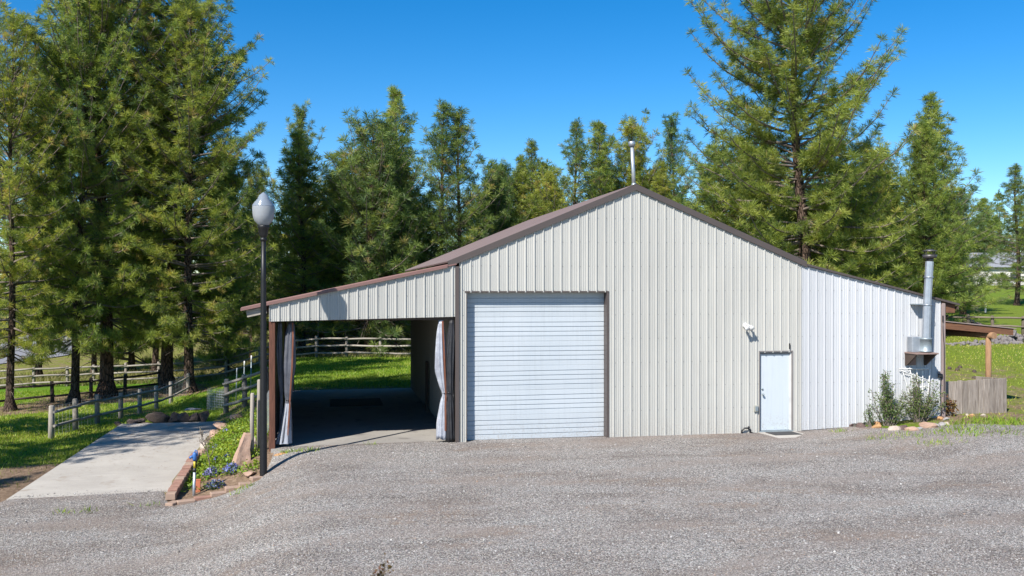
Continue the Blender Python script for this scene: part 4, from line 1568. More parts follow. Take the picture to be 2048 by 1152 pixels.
# yard hydrant
p = gnd(388, 992)
hy = thing('yard_hydrant', 'galvanised yard hydrant with a blue head and yellow neck in the flower bed', 'hydrant', p)
MB().tube([(0, 0, -.05), (.0, 0, .12), (.012, 0, .52)], .032, 12).build('pipe', M['galv'], hy)
MB().tube([(.012, 0, .52), (.012, 0, .60)], .036, 12).build('black_sleeve', M['black'], hy)
MB().tube([(.012, 0, .60), (.012, 0, .76)], .022, 12).build('neck', M['yellow'], hy)
mb = MB()
mb.tube([(.012, 0, .76), (.012, 0, .80), (.012, 0, .90), (.012, 0, .94)], [.035, .05, .045, .03], 12)
mb.tube([(.012, 0, .84), (-.05, -.02, .85), (-.09, -.03, .82)], [.035, .03, .028], 10)
hd = mb.build('valve_head', M['blue'], hy)
mb = MB()
mb.tube([(.012, 0, .93), (.03, 0, .99), (.06, 0, .97), (.075, 0, .86)], .014, 8)
mb.build('lever', M['blue'], hd)
p2 = gnd(396, 985)
mb = MB()
mb.bbox((-.05, -.01, 0), (.05, .012, .27), .008, M=Matrix.Rotation(-.12, 4, 'X'))
mb.bbox((-.065, -.014, .25), (.065, .016, .29), .008, M=Matrix.Rotation(-.12, 4, 'X'))
o = mb.build('clay_tile', M['orange'])
o.location = p2
tag(o, 'orange clay tile standing behind the yard hydrant', 'tile')

# bare sapling
def bare_twigs(mb, base, hgt, seed, nb=9, r=.014, spread=.5):
    rng = np.random.default_rng(seed)
    tips = []
    top = Vector(base) + Vector((-.22 * hgt, .0, hgt))
    pts = [Vector(base).lerp(top, t) + Vector((.03 * math.sin(4 * t), .02 * math.sin(3 * t), 0)) for t in np.linspace(0, 1, 7)]
    mb.tube(pts, [r * (1 - .75 * t) for t in np.linspace(0, 1, 7)], 6)
    for k in range(nb):
        t = rng.uniform(.25, .95)
        b0 = Vector(base).lerp(top, t)
        a = rng.uniform(0, 6.28)
        L = hgt * rng.uniform(.25, .55) * (1.15 - t)
        d = Vector((math.cos(a) * spread * 1.4, math.sin(a) * spread, rng.uniform(.7, 1.2))).normalized()
        q = [b0, b0 + d * L * .5, b0 + d * L + Vector((0, 0, .06))]
        mb.tube(q, [r * .5, r * .4, r * .22], 5)
        tips.append(q[-1])
        for s in range(2):
            d2 = (d + Vector(rng.normal(0, .5, 3))).normalized()
            q2 = [q[1], q[1] + d2 * L * .45]
            mb.tube(q2, [r * .35, r * .18], 4)
            tips.append(q2[-1])
    return tips


p = gnd(420, 938)
sap = thing('sapling', 'thin bare sapling with a few leaf buds in the flower bed by the hydrant', 'sapling', p)
mb = MB()
tips = bare_twigs(mb, (0, 0, 0), .95, 3, 12, .016)
mb.build('stem', M['twig'], sap)
T3 = np.array([tuple(q) for q in tips])
V, T = leaf_cloud(np.repeat(T3, 3, 0) + crng.normal(0, .012, (len(T3) * 3, 3)), None, .022, crng, crng.uniform(0, 1, len(T3) * 3))
link('leaf_buds', tri_mesh('leaf_buds', V, M['leafred'], T), sap)

# ------------------------------------------------------------------ fences
def wire_net(a, b, h0, h1, dx, dz, r=.003):
    """woven wire between two points; a,b (x,y,z ground)"""
    mb = MB()
    a, b = Vector(a), Vector(b)
    L = (b - a).length
    for z in np.arange(h0, h1 + 1e-6, dz):
        mb.tube([a + Vector((0, 0, z)), b + Vector((0, 0, z))], r, 3, False, False)
    for s in np.arange(0, L + 1e-6, dx):
        q = a.lerp(b, s / L)
        mb.tube([q + Vector((0, 0, h0)), q + Vector((0, 0, h1))], r, 3, False, False)
    return mb


def rail_fence(name, label, pts, hgt, rails, post_r, rail_r, pmat, rmat, seed=0, net=None, square=False, proud=.06):
    rng = np.random.default_rng(seed)
    root = thing(name, label, 'fence')
    P = [Vector((p[0], p[1], Hs(p[0], p[1]) if len(p) < 3 else p[2])) for p in pts]
    for i, p in enumerate(P):
        h = hgt * rng.uniform(.96, 1.05)
        ln = Vector((rng.uniform(-.03, .03), rng.uniform(-.03, .03), 0))
        mb = MB()
        if square:
            d = (P[min(i + 1, len(P) - 1)] - P[max(i - 1, 0)])
            mx = Matrix.Translation(p) @ Matrix.Rotation(math.atan2(d.y, d.x), 4, 'Z')
            mb.bbox((-post_r, -post_r, -.3), (post_r, post_r, h), .012, M=mx)
        else:
            mb.tube([p + Vector((0, 0, -.3)), p + Vector((0, 0, .5 * h)) + ln * .5, p + Vector((0, 0, h - .03)) + ln, p + Vector((0, 0, h)) + ln],
                    [post_r * 1.05, post_r, post_r * .95, post_r * .7], 10)
        mb.build('post', M[pmat], root)
    for i in range(len(P) - 1):
        for rh in rails:
            a = P[i] + Vector((0, 0, rh * hgt + rng.uniform(-.03, .03)))
            c = P[i + 1] + Vector((0, 0, rh * hgt + rng.uniform(-.03, .03)))
            d = (c - a)
            d.normalize()
            side = Vector((d.y, -d.x, 0)).normalized() * (post_r + rail_r * .6) * proud / .06
            mid = a.lerp(c, .5) + Vector((0, 0, rng.uniform(-.03, .02)))
            mb = MB()
            mb.tube([a + side - d * .08, a.lerp(mid, .5) + side, mid + side, mid.lerp(c, .5) + side, c + side + d * .08],
                    [rail_r * .8, rail_r, rail_r * 1.02, rail_r, rail_r * .85], 8)
            mb.build('rail', M[rmat], root)
        if net:
            wire_net(P[i], P[i + 1], *net).build('wire_mesh', M['wire'], root)
    return root


near = [(u, z) for u, z in ((102, 28.0), (151, 30.0), (194.6, 32.2), (241, 34.4), (279, 36.6), (313, 39.0), (342, 41.6), (376, 45.2))]
rail_fence('rail_fence', 'short two rail fence with grey round posts and wire, left of the concrete pad', [xy_at(u, z) for u, z in near], 1.0, (.36, .82), .085, .05, 'greypost', 'greyrail', 1, (.05, .95, .3, .15, .0022))
shade = [(-60, 41), (20, 42.5), (105, 43.5), (182, 44.5), (250, 46.0), (318, 48.0)]
rail_fence('rail_fence', 'rail fence, coloured dark for its shade, running behind the big left pines', [xy_at(u, z) for u, z in shade], 1.0, (.30, .85), .085, .05, 'darkwood', 'darkwood', 2)  # dark timber colour stands in for the shade under the pines
far = [(-90, 49), (-10, 49.6), (68, 50.2), (135, 50.6), (187, 51), (252, 51.3), (318, 51.6), (384, 51.6), (452, 51.6), (520, 51.4), (578, 51.2), (633, 51.0), (693, 51.0), (760, 51.0), (826, 51.0), (890, 51.0)]
rail_fence('rail_fence', 'long three rail fence of pale poles along the back of the lawn', [xy_at(u, z) for u, z in far], 1.12, (.22, .56, .90), .08, .052, 'greypost', 'greyrail', 3)
far2 = [(-40, 82), (90, 80), (200, 78), (340, 76), (455, 74), (520, 73), (580, 72)]
rail_fence('rail_fence', 'low grey rail fence in the field beyond the long pale one', [xy_at(u, z) for u, z in far2], 1.1, (.5, .9), .08, .05, 'greypost', 'darkwood', 4)
cf = [(452, 33.8), (490, 33.8), (534, 33.6)]
rail_fence('rail_fence', 'three rail garden fence between the planted slope and the carport back corner', [xy_at(u, z) for u, z in cf], 1.2, (.22, .56, .88), .095, .055, 'greypost', 'greyrail', 5, (.05, .9, .25, .15, .0022))
rf = [(1850, 49), (1893, 48.5), (1937, 48), (1986, 47.5), (2046, 47), (2110, 46.5)]
rail_fence('rail_fence', 'dark two rail fence crossing the green rise right of the shop', [xy_at(u, z) for u, z in rf], 1.15, (.5, .88), .085, .05, 'brownpost', 'brownrail', 6)

gp = thing('wire_fence', 'two round lichen grey posts with wire netting beside the carport side', 'fence')
P = []
for (u, z, h, r) in ((504, 21.9, 1.46, .045 * 1.05), (518, 22.15, 1.72, .05)):
    x, y = xy_at(u, z)
    q = Vector((x, y, Hs(x, y)))
    MB().tube([q + Vector((0, 0, -.3)), q + Vector((0, 0, h * .6)), q + Vector((.01, 0, h - .03)), q + Vector((.01, 0, h))], [r * 1.05, r, r, r * .75], 12).build('post', M['greypost'], gp)
    P.append(q)
wire_net(P[1] + Vector((.05, 0, 0)), (-4.66, 4.2, Hs(-4.66, 4.2)), .1, 1.15, .16, .12, .0035).build('wire_mesh', M['wire'], gp)

# wire cage and metal stakes in the garden behind
x, y = xy_at(413, 36)
x2, y2 = xy_at(448, 35.4)
cg = thing('wire_cage', 'square white wire mesh panel round young plants behind the pad', 'wire cage', (x, y, Hs(x, y)))
a, c = Vector((0, 0, 0)), Vector((x2 - x, y2 - y, 0))
for (s, e) in ((a, c), (c, c + Vector((.1, .6, 0))), (a, a + Vector((.1, .6, 0))), (a + Vector((.1, .6, 0)), c + Vector((.1, .6, 0)))):
    wire_net(s, e, .02, .88, .10, .10, .0055).build('mesh_side', M['wire'], cg)
for i, (u, z, h, lab) in enumerate(((472, 36, 1.35, 'left of three pale metal stakes behind the garden fence'), (487, 36.3, 1.5, 'middle one of three pale metal stakes behind the garden fence'), (501, 36.6, 1.6, 'right and tallest of three pale metal stakes behind the garden fence'))):
    x, y = xy_at(u, z)
    mb = MB()
    q = Vector((0, 0, 0))
    mb.tube([q, q + Vector((.03, 0, h * .85))], .022, 6)
    o = thing('metal_stake', lab, 'stake', (x, y, Hs(x, y)), 0, 'metal stakes in the garden')
    mb.build('shaft', M['galvdark'], o)
    MB().tube([(.03, 0, h * .85), (.035, 0, h)], .026, 6).build('painted_tip', M['trellis'], o)

# ------------------------------------------------------------------ shrubs, trellis and rocks at the lean-to wall
tr = thing('trellis', 'white fan trellis leaning on the lean-to wall behind the sparse shrub', 'trellis')
bx, bz = on_wall(1838, 864)
bx2 = bx
for k, (u, v) in enumerate(((1800, 733), (1816, 733), (1830, 736), (1842, 742), (1857, 738))):
    tx, tz = on_wall(u, v)
    MB().tube([(bx2 + (k - 2) * .035, -.16, bz), (tx, -.07, tz)], [.020, .016], 4, smooth=False).build('slat', M['trellis'], tr)
for (u0, v0, u1, v1) in ((1794, 737, 1853, 737), (1798, 741, 1846, 758), (1812, 778, 1848, 772), (1820, 810, 1846, 806)):
    a, c = on_wall(u0, v0), on_wall(u1, v1)
    MB().tube([(a[0], -.09, a[1]), (c[0], -.09, c[1])], .016, 4, smooth=False).build('slat', M['trellis'], tr)


def shrub(name, label, base, stems, leaves, mat, seed, leaf=.035, cat='shrub'):
    """stems: list of (dx, dy, h); leaves per stem"""
    rng = np.random.default_rng(seed)
    root = thing(name, label, cat, base)
    mb = MB()
    LP = []
    for (dx, dy, h, nl) in stems:
        n = 8
        c = rng.uniform(-.06, .06, 2)
        pts = [Vector((dx * .25 + dx * .75 * t ** 1.2 + c[0] * math.sin(3 * t), dy * .3 + dy * .7 * t + c[1] * math.sin(3 * t), h * t)) for t in np.linspace(0, 1, n)]
        mb.tube(pts, [.012 * (1 - .7 * t) + .002 for t in np.linspace(0, 1, n)], 5, False)
        for k in range(int(nl * 1.7)):
            t = rng.uniform(.12, 1) ** .8
            q = pts[0].lerp(pts[-1], t)
            i = min(int(t * (n - 1)), n - 2)
            q = pts[i].lerp(pts[i + 1], t * (n - 1) - i)
            if k % 7 == 0 and t > .2:
                d = Vector(rng.normal(0, 1, 3))
                d.z = abs(d.z) * .8
                e = q + d.normalized() * rng.uniform(.08, .2)
                mb.tube([q, e], [.005, .002], 4, False)
                for s in range(4):
                    w = q.lerp(e, (s + 1) / 4)
                    LP.append((w.x + rng.normal(0, .012), w.y + rng.normal(0, .012), w.z))
            LP.append((q.x + rng.normal(0, .045), q.y + rng.normal(0, .045), q.z + rng.normal(0, .03)))
    mb.build('stems', M['twig'], root)
    LP = np.array(LP)
    V, T = leaf_cloud(LP, None, leaf, rng, np.clip(rng.normal(.5, .25, len(LP)), 0, 1), 1.6, .4)
    link('leaves', tri_mesh('leaves', V, M[mat], T), root)
    return root


srg = np.random.default_rng(8)


def gx_at(u, y):
    X, _ = on_wall(u, 850, y)
    return X


x1 = gx_at(1778, -.45)
st = [(-.08 + srg.normal(0, .06), srg.normal(0, .06), 1.38 + srg.uniform(-.12, .1), 95) for _ in range(5)]
st += [(srg.uniform(-.3, .35), srg.uniform(-.15, .2), srg.uniform(.5, 1.0), 60) for _ in range(9)]
st += [(-.5, .0, .95, 26), (-.62, -.05, .62, 26), (.45, .05, .8, 70), (.55, .0, .6, 70), (.3, -.1, .55, 70), (.62, -.08, .45, 60), (.12, .05, 1.1, 60)]
shrub('leafy_shrub', 'dense upright green shrub against the white lean-to wall', (x1, -.45, Hs(x1, -.45)), st, 0, 'leaf', 3, .030)
x1 = gx_at(1838, -.45)
st = [(srg.uniform(-.4, .3), srg.uniform(-.1, .2), srg.uniform(.9, 1.45), 52) for _ in range(8)]
st += [(srg.uniform(-.45, .55), srg.uniform(-.2, .2), srg.uniform(.4, 1.0), 48) for _ in range(12)]
st += [(.62, .0, .95, 50), (.75, .05, .78, 44), (.5, -.1, 1.05, 46), (-.6, -.05, .6, 60), (-.5, .05, .85, 50), (.35, -.12, .7, 60), (.72, -.1, .5, 46)]
shrub('leafy_shrub', 'loose spreading shrub growing through the white trellis', (x1, -.45, Hs(x1, -.45)), st, 0, 'leaf', 4, .027)
x1 = gx_at(1742, -.4)
shrub('small_shrub', 'thin low twiggy shrub left of the dense green one at the white wall', (x1, -.4, Hs(x1, -.4)), [(-.12, 0, .62, 34), (-.02, .03, .5, 28), (.1, 0, .35, 24), (-.2, .02, .4, 20)], 0, 'leaf', 5, .032)
x1 = gx_at(1896, .1)
shrub('small_shrub', 'reddish leaved little plant at the foot of the faded corner trim', (x1, .05, Hs(x1, .05)), [(0, 0, .45, 40), (.12, 0, .35, 30), (-.08, 0, .3, 24), (.06, .05, .5, 20)], 0, 'leafred', 6, .05)
# shoot tops at the lower edge of the view, on the near gravel
p = gnd(757, 1190)
shrub('small_shrub', 'bronze green leafy shoot rising from the near gravel at the bottom of the view', p,
      [(.08, .0, .40, 16), (-.06, .02, .26, 12), (.0, -.04, .33, 12), (-.1, .0, .24, 10)], 0, 'leafred', 7, .038)

rk = [(1700, 853, .14, 'rockdark', 'dark red stone at the left end of the rock edging under the shrubs'),
      (1722, 856, .20, 'rockdark', 'low brown stone below the thin twiggy shrub'),
      (1755, 857, .20, 'rockorange', 'bright orange block in the rock edging under the dense shrub'),
      (1752, 848, .13, 'rockorange', 'small orange stone behind the bright orange block'),
      (1787, 862, .20, 'rockwhite', 'jagged pale stone in the middle of the rock edging'),
      (1806, 859, .20, 'rockdark', 'dark flat stone right of the jagged pale one'),
      (1823, 863, .20, 'rockpink', 'pink flat stone in front of the round pale grey one'),
      (1836, 860, .13, 'rockgrey', 'round pale grey stone in the rock edging under the trellis'),
      (1856, 857, .26, 'rockpink', 'long tan slab lying askew below the loose shrub'),
      (1869, 853, .16, 'rockgrey', 'grey cobble next to the long tan slab'),
      (1883, 851, .14, 'rockgrey', 'second grey cobble near the corner trim of the white wall'),
      (1893, 850, .14, 'rockwhite', 'whitish cobble at the right end of the rock edging'),
      (1880, 839, .15, 'rockorange', 'rusty orange stone at the foot of the white wall corner'),
      (1891, 840, .11, 'rockgrey', 'bluish grey stone under the reddish little plant'),
      (1943, 833, .12, 'rockorange', 'yellowish stone at the foot of the plank bay'),
      (1934, 831, .08, 'rockwhite', 'small white pebble left of the yellowish stone at the plank bay'),
      (1965, 832, .10, 'rockwhite', 'pale flat stone at the middle of the plank bay foot')]
for i, (u, v, s, m, lab) in enumerate(rk):
    p = gnd(u, v)
    long_ = 'slab' in lab
    rock('edging_rock', lab, 60 + i, m, (p.x, p.y, p.z + s * .12), (s * (1.0 if not long_ else 1.0), s * (.8 if not long_ else .45), s * .55), i * .9 if not long_ else -.5, (.1, .1 * (-1) ** i), 'rocks edging the bed at the white wall')

# stone heaps on the rise at the right
def heap(label, spots, smin, smax, mat, seed):
    rng = np.random.default_rng(seed)
    bm = bmesh.new()
    for (u, v, z, n, rx, ry, hh) in spots:
        x0, y0 = xy_at(u, z)
        for k in range(n):
            a, r = rng.uniform(0, 6.28), math.sqrt(rng.uniform(0, 1))
            x, y = x0 + rx * r * math.cos(a), y0 + ry * r * math.sin(a)
            s = rng.uniform(smin, smax)
            c = Vector((x, y, Hs(x, y) + hh * (1 - r) * rng.uniform(.2, 1)))
            rr = bmesh.ops.create_icosphere(bm, subdivisions=1, radius=1)
            sc = Vector((s, s * rng.uniform(.6, 1), s * rng.uniform(.5, .9)))
            for vv in rr['verts']:
                vv.co = c + Vector((vv.co.x * sc.x, vv.co.y * sc.y, vv.co.z * sc.z)) * (1 + rng.uniform(-.2, .2))
    me = bpy.data.meshes.new('stone_heap')
    bm.to_mesh(me)
    bm.free()
    me.materials.append(M[mat])
    o = link('stone_heap', me, None, 'stuff')
    o['label'] = label
    return o


heap('long grey stone heap at the fence on the rise right of the awning', [(2000, 684, 44, 60, 1.0, .8, .3), (2035, 680, 44.5, 110, 1.5, 1.0, .6), (2075, 676, 45, 110, 1.7, 1.0, .7)], .07, .17, 'rockpile', 1)
heap('low grey brown stone heap below the awning beam on the lawn', [(1930, 688, 43, 40, 1.0, .5, .15), (1952, 686, 43.2, 40, .8, .5, .2)], .05, .12, 'rockpile', 2)
heap('pinkish stone heap just above the awning roof on the rise', [(1905, 640, 55, 36, 1.1, .6, .5), (1935, 640, 55, 40, 1.0, .6, .5)], .12, .26, 'rockpink', 3)
# pine cones on the lawn
for i, (u, v, lab) in enumerate(((1897, 738, 'leftmost of the pine cones on the lawn seen under the awning'), (1911, 741, 'second pine cone from the left on the lawn seen under the awning'),
                                 (1919, 736, 'third pine cone from the left, a little higher up the lawn under the awning'), (1951, 745, 'single pine cone midway between the wall and the awning post'),
                                 (1953, 757, 'pine cone lying nearest the plank bay top'))):
    p = gnd(u, v)
    mb = MB()
    mb.lathe([(0, -.02), (.06, .0), (.085, .05), (.07, .10), (.03, .15), (0, .16)], 9, flute=lambda k, z: .12 * (k % 2))
    o = mb.build('pine_cone', M['darkwood'])
    o.location = p
    o.rotation_euler = (1.2, .3 * i, i)
    tag(o, lab, 'pine cone', 'pine cones on the right lawn')
p = gnd(1971, 625)
o = MB().bbox((-.05, -.05, -.1), (.05, .05, .75), .01).build('marker_post', M['trellis'])
o.location = p
tag(o, 'short white marker post in the grass below the far white house', 'post')

# far house
hx, hy_ = xy_at(1946, 118)
hz = Hs(hx, hy_) - .3
hs = thing('white_house', 'long white house with a grey roof behind trees on the far rise', 'house', (hx, hy_, hz), R_(-11.2))
MB().box((0, 0, -1), (18, 8, 2.7)).build('wall', paint('house_wall', (0.66, 0.63, 0.61), None, .8, 1), hs)
mb = MB()
mb.add([(-.5, -.5, 2.6), (18.5, -.5, 2.6), (18.5, 8.5, 2.6), (-.5, 8.5, 2.6), (-.5, 4, 4.6), (18.5, 4, 4.6)], [(0, 1, 5, 4), (2, 3, 4, 5), (0, 4, 3), (1, 2, 5), (0, 3, 2, 1)])
mb.build('roof', paint('house_roof', (0.24, 0.25, 0.27), None, .8, 2), hs)
for k, xx in enumerate((4.6, 8.4, 13.0)):
    wdw = MB().bbox((xx, -.06, .9), (xx + 1.5, .02, 2.0), .02).build('window', M['trellis'], hs)
    MB().box((xx + .08, -.075, .98), (xx + 1.42, -.062, 1.92)).build('pane', paint('far_glass_%d' % k, (.03, .04, .05), None, .1, 1), wdw)
MB().bbox((6.7, -.06, -.1), (7.7, .02, 2.0), .02).build('door', M['frame'], hs)

# ------------------------------------------------------------------ pines
def tuft_templates(rng, k=6, n=20, w=.02, L=.2):
    T = []
    for _ in range(k):
        V = []
        for i in range(n):
            a = rng.uniform(0, 6.283)
            e = rng.uniform(.1, 1.65)
            d = np.array([math.sin(e) * math.cos(a), math.sin(e) * math.sin(a), math.cos(e) * .9])
            b0 = np.array([0, 0, rng.uniform(-.07, .02)])
            side = np.cross(d, rng.normal(size=3))
            side /= np.linalg.norm(side)
            l = L * rng.uniform(.75, 1.15)
            tip = b0 + d * l + np.array([0, 0, -.03 * rng.uniform(0, 1)])
            V += [b0 - side * w * .35, b0 + d * l * .55 + side * w * .5, tip]
        T.append(np.array(V))
    return T


def place_tufts(P, A, S, T, rng):
    """instances of the templates at P along axes A with size S -> vertices, tint"""
    A = A / (np.linalg.norm(A, axis=1)[:, None] + 1e-9)
    r = rng.normal(size=A.shape)
    X = np.cross(A, r)
    X /= np.linalg.norm(X, axis=1)[:, None] + 1e-9
    Y = np.cross(A, X)
    pick = rng.integers(0, len(T), len(P))
    out, idx = [], []
    for k, t in enumerate(T):
        m = np.where(pick == k)[0]
        if not len(m):
            continue
        v = (X[m][:, None, :] * t[None, :, 0:1] + Y[m][:, None, :] * t[None, :, 1:2] + A[m][:, None, :] * t[None, :, 2:3]) * S[m][:, None, None] + P[m][:, None, :]
        out.append(v.reshape(-1, 3))
        idx.append(np.repeat(m, len(t) // 3))
    return np.concatenate(out), np.concatenate(idx)


class Tubes:
    def __init__(self):
        self.v, self.f = [], []

    def add(self, pts, rad, n):
        pts = np.asarray(pts, float)
        d = np.gradient(pts, axis=0)
        d /= np.linalg.norm(d, axis=1)[:, None] + 1e-9
        ref = np.array([0, 0, 1.0]) if abs(d[0, 2]) < .8 else np.array([1.0, 0, 0])
        a = np.cross(d, ref)
        a /= np.linalg.norm(a, axis=1)[:, None] + 1e-9
        b = np.cross(d, a)
        t = np.arange(n) * 2 * math.pi / n
        ring = a[:, None, :] * np.cos(t)[None, :, None] + b[:, None, :] * np.sin(t)[None, :, None]
        V = pts[:, None, :] + ring * np.asarray(rad)[:, None, None]
        base = sum(len(q) for q in self.v)
        self.v.append(V.reshape(-1, 3))
        m = len(pts)
        i = np.arange(m - 1)[:, None] * n
        k = np.arange(n)[None, :]
        k2 = (k + 1) % n
        self.f.append(np.stack([base + i + k, base + i + k2, base + i + n + k2, base + i + n + k], -1).reshape(-1, 4))

    def mesh(self, name, mat):
        me = idx_mesh(name, np.concatenate(self.v), np.concatenate(self.f), mat)
        me.polygons.foreach_set('use_smooth', np.ones(len(me.polygons), bool))
        return me


def pine(seed, Ht, cb, Rm, r0, whorl=.5, nb=4, shape=.75, up=(-8, 48), droop=.18, tip=.25, dens=1.0, needles=20, nw=.02, nl=.2, ts=1.0, jit=.25, mat='needle', bark='bark', dead=10, lean=0.0, inner=.25, skip=0.0, kk=1.0):
    rng = np.random.default_rng(seed)
    trunk, limbs = Tubes(), Tubes()
    hs_ = np.linspace(-.4, Ht, 22)
    wx = .12 * np.sin(hs_ * .35 + seed) * (hs_ > 0) + lean * hs_
    wy = .12 * np.cos(hs_ * .29 + seed * 2) - .12 * math.cos(seed * 2)
    tr_r = r0 * (1 - np.clip(hs_, 0, Ht) / Ht) ** .85 + .012
    tr_r *= 1 + .45 * np.exp(-np.clip(hs_, -.4, 9) * 2.6)
    trunk.add(np.stack([wx, wy, hs_], 1), tr_r, 12)
    ax = lambda h: np.array([np.interp(h, hs_, wx), np.interp(h, hs_, wy), h])
    P, A, S = [], [], []
    h = cb
    while h < Ht * .955:
        t = (h - cb) / (Ht - cb)
        cnt = max(2, int(round(nb * (1 if t < .8 else .8) + rng.uniform(-.8, .8))))
        a0 = rng.uniform(0, 6.283)
        for k in range(cnt):
            if rng.uniform() < skip:
                continue
            az = a0 + k * 6.283 / cnt + rng.normal(0, .3)
            prof = min(1, (1 - t) / kk) ** shape * (.78 + .22 * min(1, t / .14))
            L = Rm * prof * (1 + rng.normal(0, jit)) + .18
            L = max(.25, min(L, Rm * 1.18))
            e = R_(up[0] + (up[1] - up[0]) * t ** .8 + rng.normal(0, 9))
            o3 = np.array([math.cos(az), math.sin(az), 0])
            s = np.linspace(0, 1, 7)
            side = np.array([-o3[1], o3[0], 0])
            bend = rng.normal(0, .10)
            zc = L * (s * math.sin(e) - droop * s ** 2 * (1 - t) + tip * s ** 3.5 * .6)
            pts = ax(h + rng.uniform(-.12, .12)) + o3 * (L * s * math.cos(e))[:, None] + side * (bend * L * s ** 2)[:, None]
            pts[:, 2] += zc
            rb = (.013 * L + .012) * (1 - .82 * s)
            limbs.add(pts, rb, 5)
            n = int(L * 3.4 * dens) + 2
            ss = inner + (1 - inner) * (np.arange(n) + rng.uniform(0, 1, n)) / n
            for j, sv in enumerate(ss):
                q = np.array([np.interp(sv, s, pts[:, c]) for c in range(3)])
                tg = pts[min(6, int(sv * 6) + 1)] - pts[max(0, int(sv * 6) - 1)]
                tg /= np.linalg.norm(tg) + 1e-9
                sg = 1 if (j % 2) else -1
                d = tg * .62 + side * sg * rng.uniform(.35, .9) + np.array([0, 0, rng.uniform(.0, .55)])
                d /= np.linalg.norm(d)
                bl = (.20 + .24 * L * (1 - sv) * .7) * rng.uniform(.55, 1.3)
                bl = min(bl, 1.25)
                en = q + d * bl + np.array([0, 0, .12 * bl])
                limbs.add([q, (q + en) / 2 + np.array([0, 0, -.02]), en], [.011, .009, .006], 3)
                P.append(en); A.append(d + np.array([0, 0, .35 + .8 * t])); S.append(rng.uniform(.65, 1.3))
                if bl > .42:
                    P.append(q + d * bl * .55 + rng.normal(0, .08, 3)); A.append(d + rng.normal(0, .45, 3) + np.array([0, 0, .4])); S.append(rng.uniform(.65, 1.0))
                if bl > .55:
                    for _ in range(2):
                        f = rng.uniform(.5, 1.0)
                        e2 = q + d * bl * f + rng.normal(0, .16, 3)
                        limbs.add([q + d * bl * f * .8, e2], [.007, .005], 3)
                        P.append(e2); A.append(e2 - q + np.array([0, 0, .2])); S.append(rng.uniform(.75, 1.1))
            P.append(pts[-1]); A.append(pts[-1] - pts[-2] + np.array([0, 0, .12])); S.append(1.15)
        h += whorl * (1 - .35 * t) * rng.uniform(.7, 1.3)
    for k in range(int(Ht * .05 / .13)):
        hh = Ht - .13 * k
        P.append(ax(hh) + rng.normal(0, .03, 3)); A.append(np.array([rng.normal(0, .3), rng.normal(0, .3), 1.0])); S.append(.62 + .03 * k)
        if k > 2 and k % 2:
            a_ = rng.uniform(0, 6.28)
            d_ = np.array([math.cos(a_), math.sin(a_), 1.1])
            L_ = .12 + .05 * k
            limbs.add([ax(hh - .2), ax(hh - .2) + d_ * L_ * .5, ax(hh - .2) + d_ * L_], [.012, .009, .006], 3)
            P.append(ax(hh - .2) + d_ * L_); A.append(d_ + np.array([0, 0, .6])); S.append(.7)
    for k in range(dead):
        h = rng.uniform(.8, max(cb, 1.6) + 1.2)
        az = rng.uniform(0, 6.283)
        L = rng.uniform(.6, Rm * .75)
        o3 = np.array([math.cos(az), math.sin(az), 0])
        s = np.linspace(0, 1, 5)
        pts = ax(h) + o3 * (L * s)[:, None] + np.array([0, 0, 1.0]) * (L * (.1 * s - .42 * s ** 2) + .05 * np.sin(s * 6))[:, None]
        limbs.add(pts, .018 * (1 - .75 * s) + .003, 4)
        for _ in range(3):
            f = rng.integers(1, 4)
            e2 = pts[f] + (o3 * .5 + rng.normal(0, .5, 3)) * L * .35
            limbs.add([pts[f], e2], [.008, .003], 3)
    P, A, S = np.array(P), np.array(A), np.array(S) * ts
    T = tuft_templates(rng, 7, needles, nw, nl)
    V, idx = place_tufts(P, A, S, T, rng)
    base = np.clip(.5 + .16 * wob(P[:, 0] + P[:, 2] * .5, P[:, 1] - P[:, 2] * .7, 1.6, seed % 20) + rng.normal(0, .21, len(P)), 0, .97)
    base[rng.uniform(0, 1, len(P)) < .012] = 1.0
    tint = base[idx] + rng.normal(0, .05, len(idx))
    tm = trunk.mesh('trunk', M[bark])
    lm = limbs.mesh('branches', M['twig'] if dead > 12 else M['bark'])
    cm = tri_mesh('crown', V, M[mat], np.clip(tint, 0, 1))
    return dict(trunk=tm, branches=lm, crown=cm, H=Ht, R=Rm, P=P, A=A, S=S)


